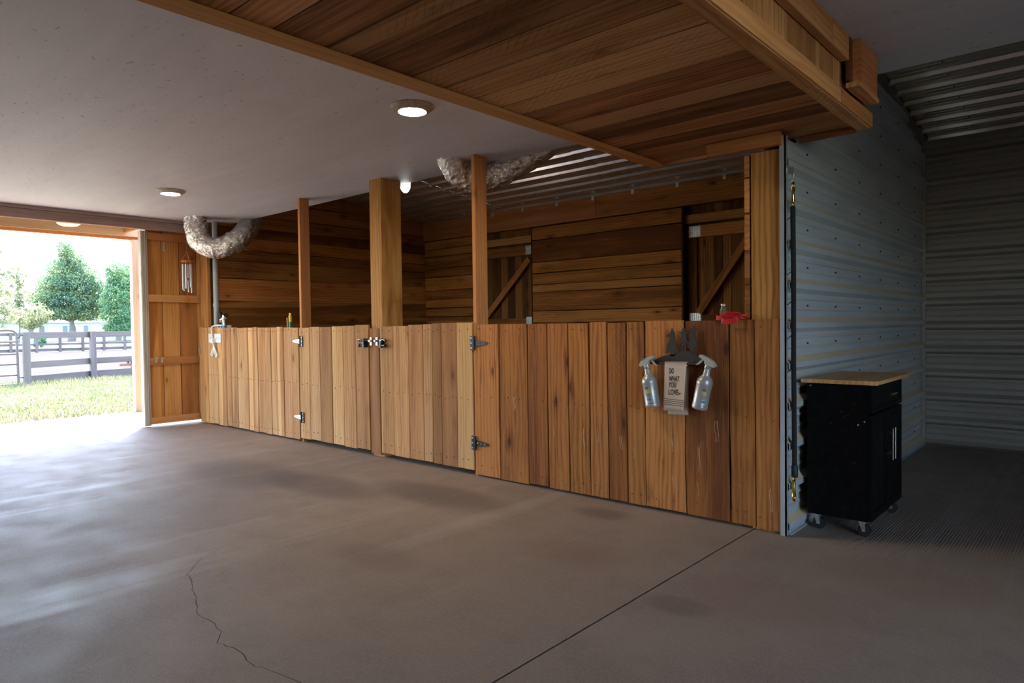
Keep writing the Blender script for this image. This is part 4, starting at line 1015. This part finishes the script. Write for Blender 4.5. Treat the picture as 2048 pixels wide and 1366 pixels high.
def pull(d, p0, p1):
    mb = MB(); p0, p1 = Vector(p0), Vector(p1); mb.cyl(p0, p1, .006, n=12)
    for t_ in (.18, .82):
        q = p0.lerp(p1, t_); mb.cyl(q, (x1-.002, q.y, q.z), .0045, n=8)
    mb.done('handle', 'chrome', d, True)
ym = (y0+y1)/2
d = beadboard('drawer', y0+.006, y1-.006, .70, z1-.006, 9, .022); pull(d, (x1+.032, ym-.065, .785), (x1+.032, ym+.065, .785))
d = beadboard('door', y0+.006, ym-.002, z0+.004, .69, 5, .045); pull(d, (x1+.034, ym-.03, .40), (x1+.034, ym-.03, .585))
d = beadboard('door', ym+.002, y1-.006, z0+.004, .69, 5, .045); pull(d, (x1+.034, ym+.03, .40), (x1+.034, ym+.03, .585))
for x, z in ((x0+.02, .845), (x1-.035, .655), (x1-.068, .635)): MB().cyl((x, y0-.002, z), (x, y0+.004, z), .0048, n=8).done('cam_cap', 'galv', cb)
mb = MB(); random.seed(3)
for k in range(16):
    x = random.uniform(x0+.02, x1-.05); z = random.uniform(z0+.02, z1-.1); l_ = random.uniform(.004, .014); s_ = random.uniform(-.006, .006)
    mb.add([(x, y0-.0006, z), (x+.0015, y0-.0006, z), (x+l_+.0015, y0-.0006, z+s_), (x+l_, y0-.0006, z+s_)], [(0, 1, 2, 3)])
tag(mb.done('scratches', 'scuff', cb), kind='stuff')
for x, y in ((x0+.04, y0+.05), (x1-.06, y0+.05), (x0+.04, y1-.05), (x1-.06, y1-.05)):
    mb = MB(); mb.box((x-.022, y-.022, .088), (x+.022, y+.022, .0945))
    mb.prism([(-.016, .089), (.016, .089), (.02, .03), (.002, .03)], lambda a, b, t_: (x+a, y+t_, b), -.018, -.015); mb.prism([(-.016, .089), (.016, .089), (.02, .03), (.002, .03)], lambda a, b, t_: (x+a, y+t_, b), .015, .018)
    mb.cyl((x+.012, y-.021, .034), (x+.012, y+.021, .034), .005, n=8)
    ct = mb.done('caster', 'galv', cb)
    MB().cyl((x+.012, y-.012, .034), (x+.012, y+.012, .034), .034, n=20).done('wheel', 'rubber', ct, True)

# ------------------------------------------------------------------ outdoors
def plane(name, x0, x1, y0_, y1_, z, m, th=.05): return tag(MB().box((x0, y0_, z-th), (x1, y1_, z)).done(name, m), kind='structure')
plane('lawn', -18.9, -10.95, -40, 60, -.005, 'lawn')
plane('arena', -47.0, -18.9, -40, 60, -.012, 'sand')
plane('field', -260, -47.0, -120, 220, -.02, 'field')
plane('yard', -10.95, 60, -60, -7.0, -.02, 'lawn'); plane('yard_back', -10.95, 60, 4.02, 60, -.02, 'lawn')
plane('yard_side', 5.5, 60, -7.0, 4.02, -.02, 'lawn')
# lawn blades
rng = np.random.default_rng(5)
n = 52000
bx = -10.97-7.9*rng.random(n)**1.1; by = -6+11*rng.random(n)
h = .025+.05*rng.random(n); h *= np.where(bx < -17.9, 1.8, 1.0); ang = rng.random(n)*6.283; wd = .006+.008*rng.random(n)
dx, dy = np.cos(ang), np.sin(ang); lean = .5*h
V = np.empty((n, 3, 3)); 
V[:, 0] = np.c_[bx-dx*wd, by-dy*wd, np.full(n, -.006)]; V[:, 1] = np.c_[bx+dx*wd, by+dy*wd, np.full(n, -.006)]
V[:, 2] = np.c_[bx-dy*lean, by+dx*lean, h]
me = D.meshes.new('grass'); me.vertices.add(3*n); me.vertices.foreach_set('co', V.reshape(-1)); me.loops.add(3*n); me.polygons.add(n)
me.loops.foreach_set('vertex_index', np.arange(3*n)); me.polygons.foreach_set('loop_start', np.arange(n)*3); me.update(calc_edges=True)
g = link('grass', me, 'blade'); tag(g, 'short sunlit lawn grass between the porch and the near fence', 'grass', kind='stuff')
# dry leaves on the lawn
for x, y, lb in [(-12.82, -1.33, 'leftmost brown dry leaf on the lawn, at the edge of the view'), (-12.63, -1.11, 'brown dry leaf on the lawn, second from the left'),
                 (-11.28, -.716, 'brown dry leaf lying closest to the concrete porch edge'), (-11.6, -.55, 'brown dry leaf just behind the one by the porch edge'),
                 (-17.45, 1.54, 'brown dry leaf up by the foot of the near fence')]:
    a = random.random()*6.28; s_ = random.uniform(.05, .085)
    pts = [(math.cos(k/10*6.283)*(1 if k % 2 else .55), math.sin(k/10*6.283)*(1 if k % 2 else .55)) for k in range(10)]
    mb = MB(); mb.prism(pts, lambda p, q, t_: (x+s_*(p*math.cos(a)-q*math.sin(a)), y+s_*(p*math.sin(a)+q*math.cos(a)), .045+t_+.25*s_*p*p), 0, .004)
    tag(mb.done('dry_leaf', 'dryleaf'), lb, 'leaf', 'dry leaves on the lawn')
def fence(label, pts, hpost, wpost, rails, m):
    t = empty('board_fence', (pts[0][0], pts[0][1], 0), label, 'fence')
    for (x, y) in pts: board('fence_post', t, m, (x-wpost/2, y-wpost/2, -.1), (x+wpost/2, y+wpost/2, hpost), .001, 2, .006)
    for a, b in zip(pts[:-1], pts[1:]):
        for z0_, z1_ in rails:
            o_ = wpost/2+.014
            beam('fence_rail', t, m, (a[0]-o_+.0, a[1]-.0, (z0_+z1_)/2), (b[0]-o_, b[1], (z0_+z1_)/2), (0, 0, 1), z1_-z0_, .026, .002, 3)
    return t
fence('grey three-board fence close beyond the lawn', [(-18.44, .255), (-19.35, 1.86), (-19.9, 3.6), (-20.4, 5.4), (-20.9, 7.2)], 1.20, .13, ((1.05, 1.195), (.375, .525), (-.03, .20)), 'fence')
fy = [-3.2, -1.9, -.6, .7, 1.95, 3.2, 4.5, 5.93, 7.15, 8.36, 9.51, 10.72, 11.86, 13.05, 14.3, 15.5]
fence('distant grey fence along the far side of the sand arena', [(-47-.15*(i % 2), y) for i, y in enumerate(fy)], 1.15, .14, ((.97, 1.14), (.38, .50), (.02, .20)), 'fence')
gt = empty('pipe_gate', (-18.45, -1.4, 0), 'brown tubular pipe gate with a rounded top corner', 'gate')
mb = MB()
mb.tube(bez([(-18.45, -3.0, 1.25), (-18.45, -1.5, 1.25), (-18.45, -.25, 1.25), (-18.45, -.05, 1.25), (-18.45, .06, 1.20), (-18.45, .08, 1.08), (-18.45, .085, .6), (-18.45, .09, .06)], 60), .026, 10)
mb.done('frame', 'gatepaint', gt, True)
for z in (.99, .715, .485, .24, .03): MB().cyl((-18.45, -3.0, z), (-18.45, .105, z), .021, n=10).done('rung', 'gatepaint', gt, True)
MB().cyl((-18.45, -3.0, .0), (-18.45, -3.0, 1.26), .026, n=10).done('stile', 'gatepaint', gt, True)
mb = MB(); mb.tube([(-18.45, .1, 1.06), (-18.44, .15, 1.13), (-18.40, .22, 1.145)], .012, 6); mb.cyl((-18.45, .11, .18), (-18.44, .2, .17), .012, n=8); mb.done('hinges', 'black_iron', gt)
dr = empty('arena_drag', (-20.7, 3.6, 0), 'rusty red arena drag standing in the sand beyond the fence', 'farm implement')
X = -20.9
MB().box((X-.05, 2.97, .205), (X+.05, 5.6, .285)).done('frame', 'drag_red', dr); MB().box((X-1.0, 3.9, .21), (X-.05, 4.0, .28)).done('cross_bar', 'drag_red', dr)
MB().cyl((X+.06, 3.42, .13), (X+.14, 3.42, .13), .19, n=26).done('wheel', 'tyre', dr, True); MB().cyl((X+.055, 3.42, .13), (X+.148, 3.42, .13), .10, n=20).done('rim', 'drag_red', dr, True)
mb = MB(); mb.cyl((X, 3.05, .285), (X, 3.05, .36), .03, n=10); mb.done('hitch_pin', 'galv', dr)
for y in (3.2, 3.3): MB().cyl((X, y, .285), (X, y, .40), .035, n=10).done('bolt', 'black_iron', dr)
MB().tube([(X, 3.5, .285), (X, 3.65, .7), (X, 3.95, .95)], .04, 8).done('lever', 'house_white', dr)

def house():
    t = empty('white_house', (-120, 27, 0), 'long low white building behind the trees', 'building')
    MB().box((-124, 20, -.05), (-120, 38, 2.55)).done('wall', 'house_white', t)
    MB().prism([(-124.6, 2.5), (-119.4, 2.5), (-122, 3.4)], lambda a, b, q: (a, q, b), 19.6, 38.4).done('roof', 'house_roof', t)
    for y in (23.2, 24.6, 27.6, 28.4, 30.4, 33.6, 36.0):
        w_ = MB().box((-120.0, y, .95), (-119.95, y+.75, 2.1)).done('window', 'house_white', t)
        MB().box((-119.96, y+.07, 1.02), (-119.93, y+.68, 2.03)).done('pane', 'house_win', w_)
house()
def tree(label, cat, x, y, trunk, crown, nleaf, size, lm, name='tree', zt=None, seed=1):
    """trunk=(radius, height); crown = list of ellipsoids (dx, dy, z, rx, ry, rz)."""
    rg = np.random.default_rng(seed)
    t = empty(name, (x, y, 0), label, cat)
    top = zt or max(c[2]+c[5]*.6 for c in crown)
    mb = MB(); mb.tube(bez([(x, y, -.1), (x+.1, y+.1, trunk[1]*.5), (x-.05, y+.05, trunk[1]), (x, y, top*.9)], 10), lambda q: trunk[0]*(1.15-q*.95), 10)
    for c in crown:
        if trunk[0] < .1: break
        for k in range(3):
            a = rg.random()*6.283; p = Vector((x+c[0]+math.cos(a)*c[3]*.5, y+c[1]+math.sin(a)*c[4]*.5, c[2]+c[5]*(rg.random()-.5)))
            s0 = Vector((x, y, min(top*.8, max(trunk[1]*.8, p.z-2.0)))); mb.tube(bez([s0, s0.lerp(p, .5)+Vector((0, 0, .2)), p], 6), lambda q: trunk[0]*.4*(1-q*.85), 6)
    mb.done('trunk', 'bark', t, True)
    wts = np.array([c[3]*c[4]+c[4]*c[5]+c[3]*c[5] for c in crown]); wts = wts/wts.sum()
    idx = rg.choice(len(crown), nleaf, p=wts); cr = np.array(crown, float)[idx]
    d = rg.normal(size=(nleaf, 3)); d /= np.linalg.norm(d, axis=1)[:, None]
    # clumps: pull leaves towards random twig centres
    rr = rg.random(nleaf)**.42
    P = d*rr[:, None]*cr[:, 3:6]
    nc = max(30, nleaf//110); dc = rg.normal(size=(nc, 3)); dc /= np.linalg.norm(dc, axis=1)[:, None]; dc *= (rg.random(nc)**.35)[:, None]
    pick = rg.integers(0, nc, nleaf); P2 = dc[pick]*cr[:, 3:6]+rg.normal(size=(nleaf, 3))*cr[:, 3:6]*.075
    P = np.where((rg.random(nleaf) < .72)[:, None], P2, P)
    P += cr[:, 0:3]+np.array([x, y, 0])
    nrm = rg.normal(size=(nleaf, 3)); nrm /= np.linalg.norm(nrm, axis=1)[:, None]
    a = np.cross(nrm, rg.normal(size=(nleaf, 3))); a /= np.linalg.norm(a, axis=1)[:, None]; b = np.cross(nrm, a)
    s_ = size*(.6+.8*rg.random(nleaf))[:, None]
    V = np.stack([P-a*s_, P-b*s_*.55, P+a*s_, P+b*s_*.55], 1)
    me = D.meshes.new('foliage'); me.vertices.add(4*nleaf); me.vertices.foreach_set('co', (V-np.array([x, y, 0])).reshape(-1))
    me.loops.add(4*nleaf); me.polygons.add(nleaf); me.loops.foreach_set('vertex_index', np.arange(4*nleaf)); me.polygons.foreach_set('loop_start', np.arange(nleaf)*4); me.update(calc_edges=True)
    o = link('foliage', me, lm, t); o['kind'] = 'stuff'
    return t
tree('tall full blue-green oak in the middle of the doorway view', 'tree', -95, 22.0, (.42, 3.0),
     [(0, -.4, 11.0, 1.2, 1.0, 1.5), (0, .4, 9.7, 1.8, 1.6, 1.5), (0, -.9, 8.7, 1.7, 1.7, 1.4), (0, 1.4, 8.0, 2.2, 2.0, 1.5), (0, -1.9, 6.9, 2.4, 1.8, 1.3), (0, .3, 6.9, 2.8, 2.6, 1.6),
      (0, 2.9, 6.3, 2.2, 1.7, 1.4), (0, -2.6, 5.2, 2.6, 1.8, 1.3), (0, 0, 5.0, 3.0, 3.0, 1.4), (0, 2.7, 4.4, 2.6, 2.0, 1.4), (0, -1.6, 3.5, 2.6, 2.2, 1.0), (0, 1.4, 3.3, 2.6, 2.4, .9), (0, -3.2, 3.4, 1.8, 1.2, .9)], 46000, .115, 'leaf_oak', seed=2)
tree('green cedar crowded against the right side of the oak', 'tree', -88, 24.9, (.3, 3.0),
     [(0, 0, 7.9, 1.4, 1.2, 1.5), (0, .5, 6.6, 1.8, 1.7, 1.5), (0, .2, 5.0, 2.1, 2.0, 1.6), (0, .3, 3.2, 2.3, 2.1, 1.5), (0, 1.9, 7.3, 1.4, 1.2, 1.6), (0, .3, 1.6, 1.9, 1.8, .8)], 30000, .10, 'leaf_cedar', seed=3)
tree('broad green cedar beside the porch post', 'tree', -94, 29.6, (.3, 2.5),
     [(0, -1.2, 8.4, 1.6, 1.5, 1.6), (0, .6, 8.0, 1.9, 1.7, 1.8), (0, -.6, 5.8, 2.4, 2.3, 1.9), (0, 0, 3.4, 2.4, 2.6, 1.7), (0, 2.5, 5.6, 2.2, 2.0, 2.6), (0, 0, 1.6, 2.2, 2.4, .9)], 30000, .11, 'leaf_cedar', seed=4)
tree('thin tall yellow-green tree at the left edge of the doorway view', 'tree', -82, 12.0, (.10, 5.0),
     [(0, 0, 8.6, .8, .8, 1.4), (0, .2, 6.6, 1.2, 1.2, 1.5), (0, -.2, 4.6, 1.5, 1.6, 1.5), (0, .2, 2.8, 1.5, 1.8, 1.2)], 9000, .09, 'leaf_yellow', seed=5)
tree('small sparse yellow-green tree between the gate and the oak', 'tree', -85, 14.5, (.09, 4.0),
     [(0, .1, 6.9, .6, .7, 1.2), (0, .2, 5.0, 1.0, 1.2, 1.3), (0, .0, 3.2, 1.3, 1.6, 1.3)], 7000, .09, 'leaf_yellow', seed=6)
tree('low pale yellow tree half hidden behind the oak branches', 'tree', -88, 17.0, (.08, 3.5),
     [(0, 0, 3.0, 1.1, 1.3, 1.3), (0, -.8, 2.2, 1.0, 1.2, .9)], 4500, .09, 'leaf_yellow', seed=7)
tree('leaning yellow-green tree left of the doorway view', 'tree', -80, 8.6, (.14, 4.0),
     [(0, 0, 7.0, 1.4, 1.5, 2.0), (0, 0, 4.0, 1.8, 2.0, 2.0)], 7000, .10, 'leaf_yellow', seed=8)
tree('small dark green round shrub behind the far fence', 'shrub', -60, 10.4, (.04, .2), [(0, 0, .5, .5, .5, .45)], 700, .07, 'leaf_shrub', 'shrub', .5, 9)
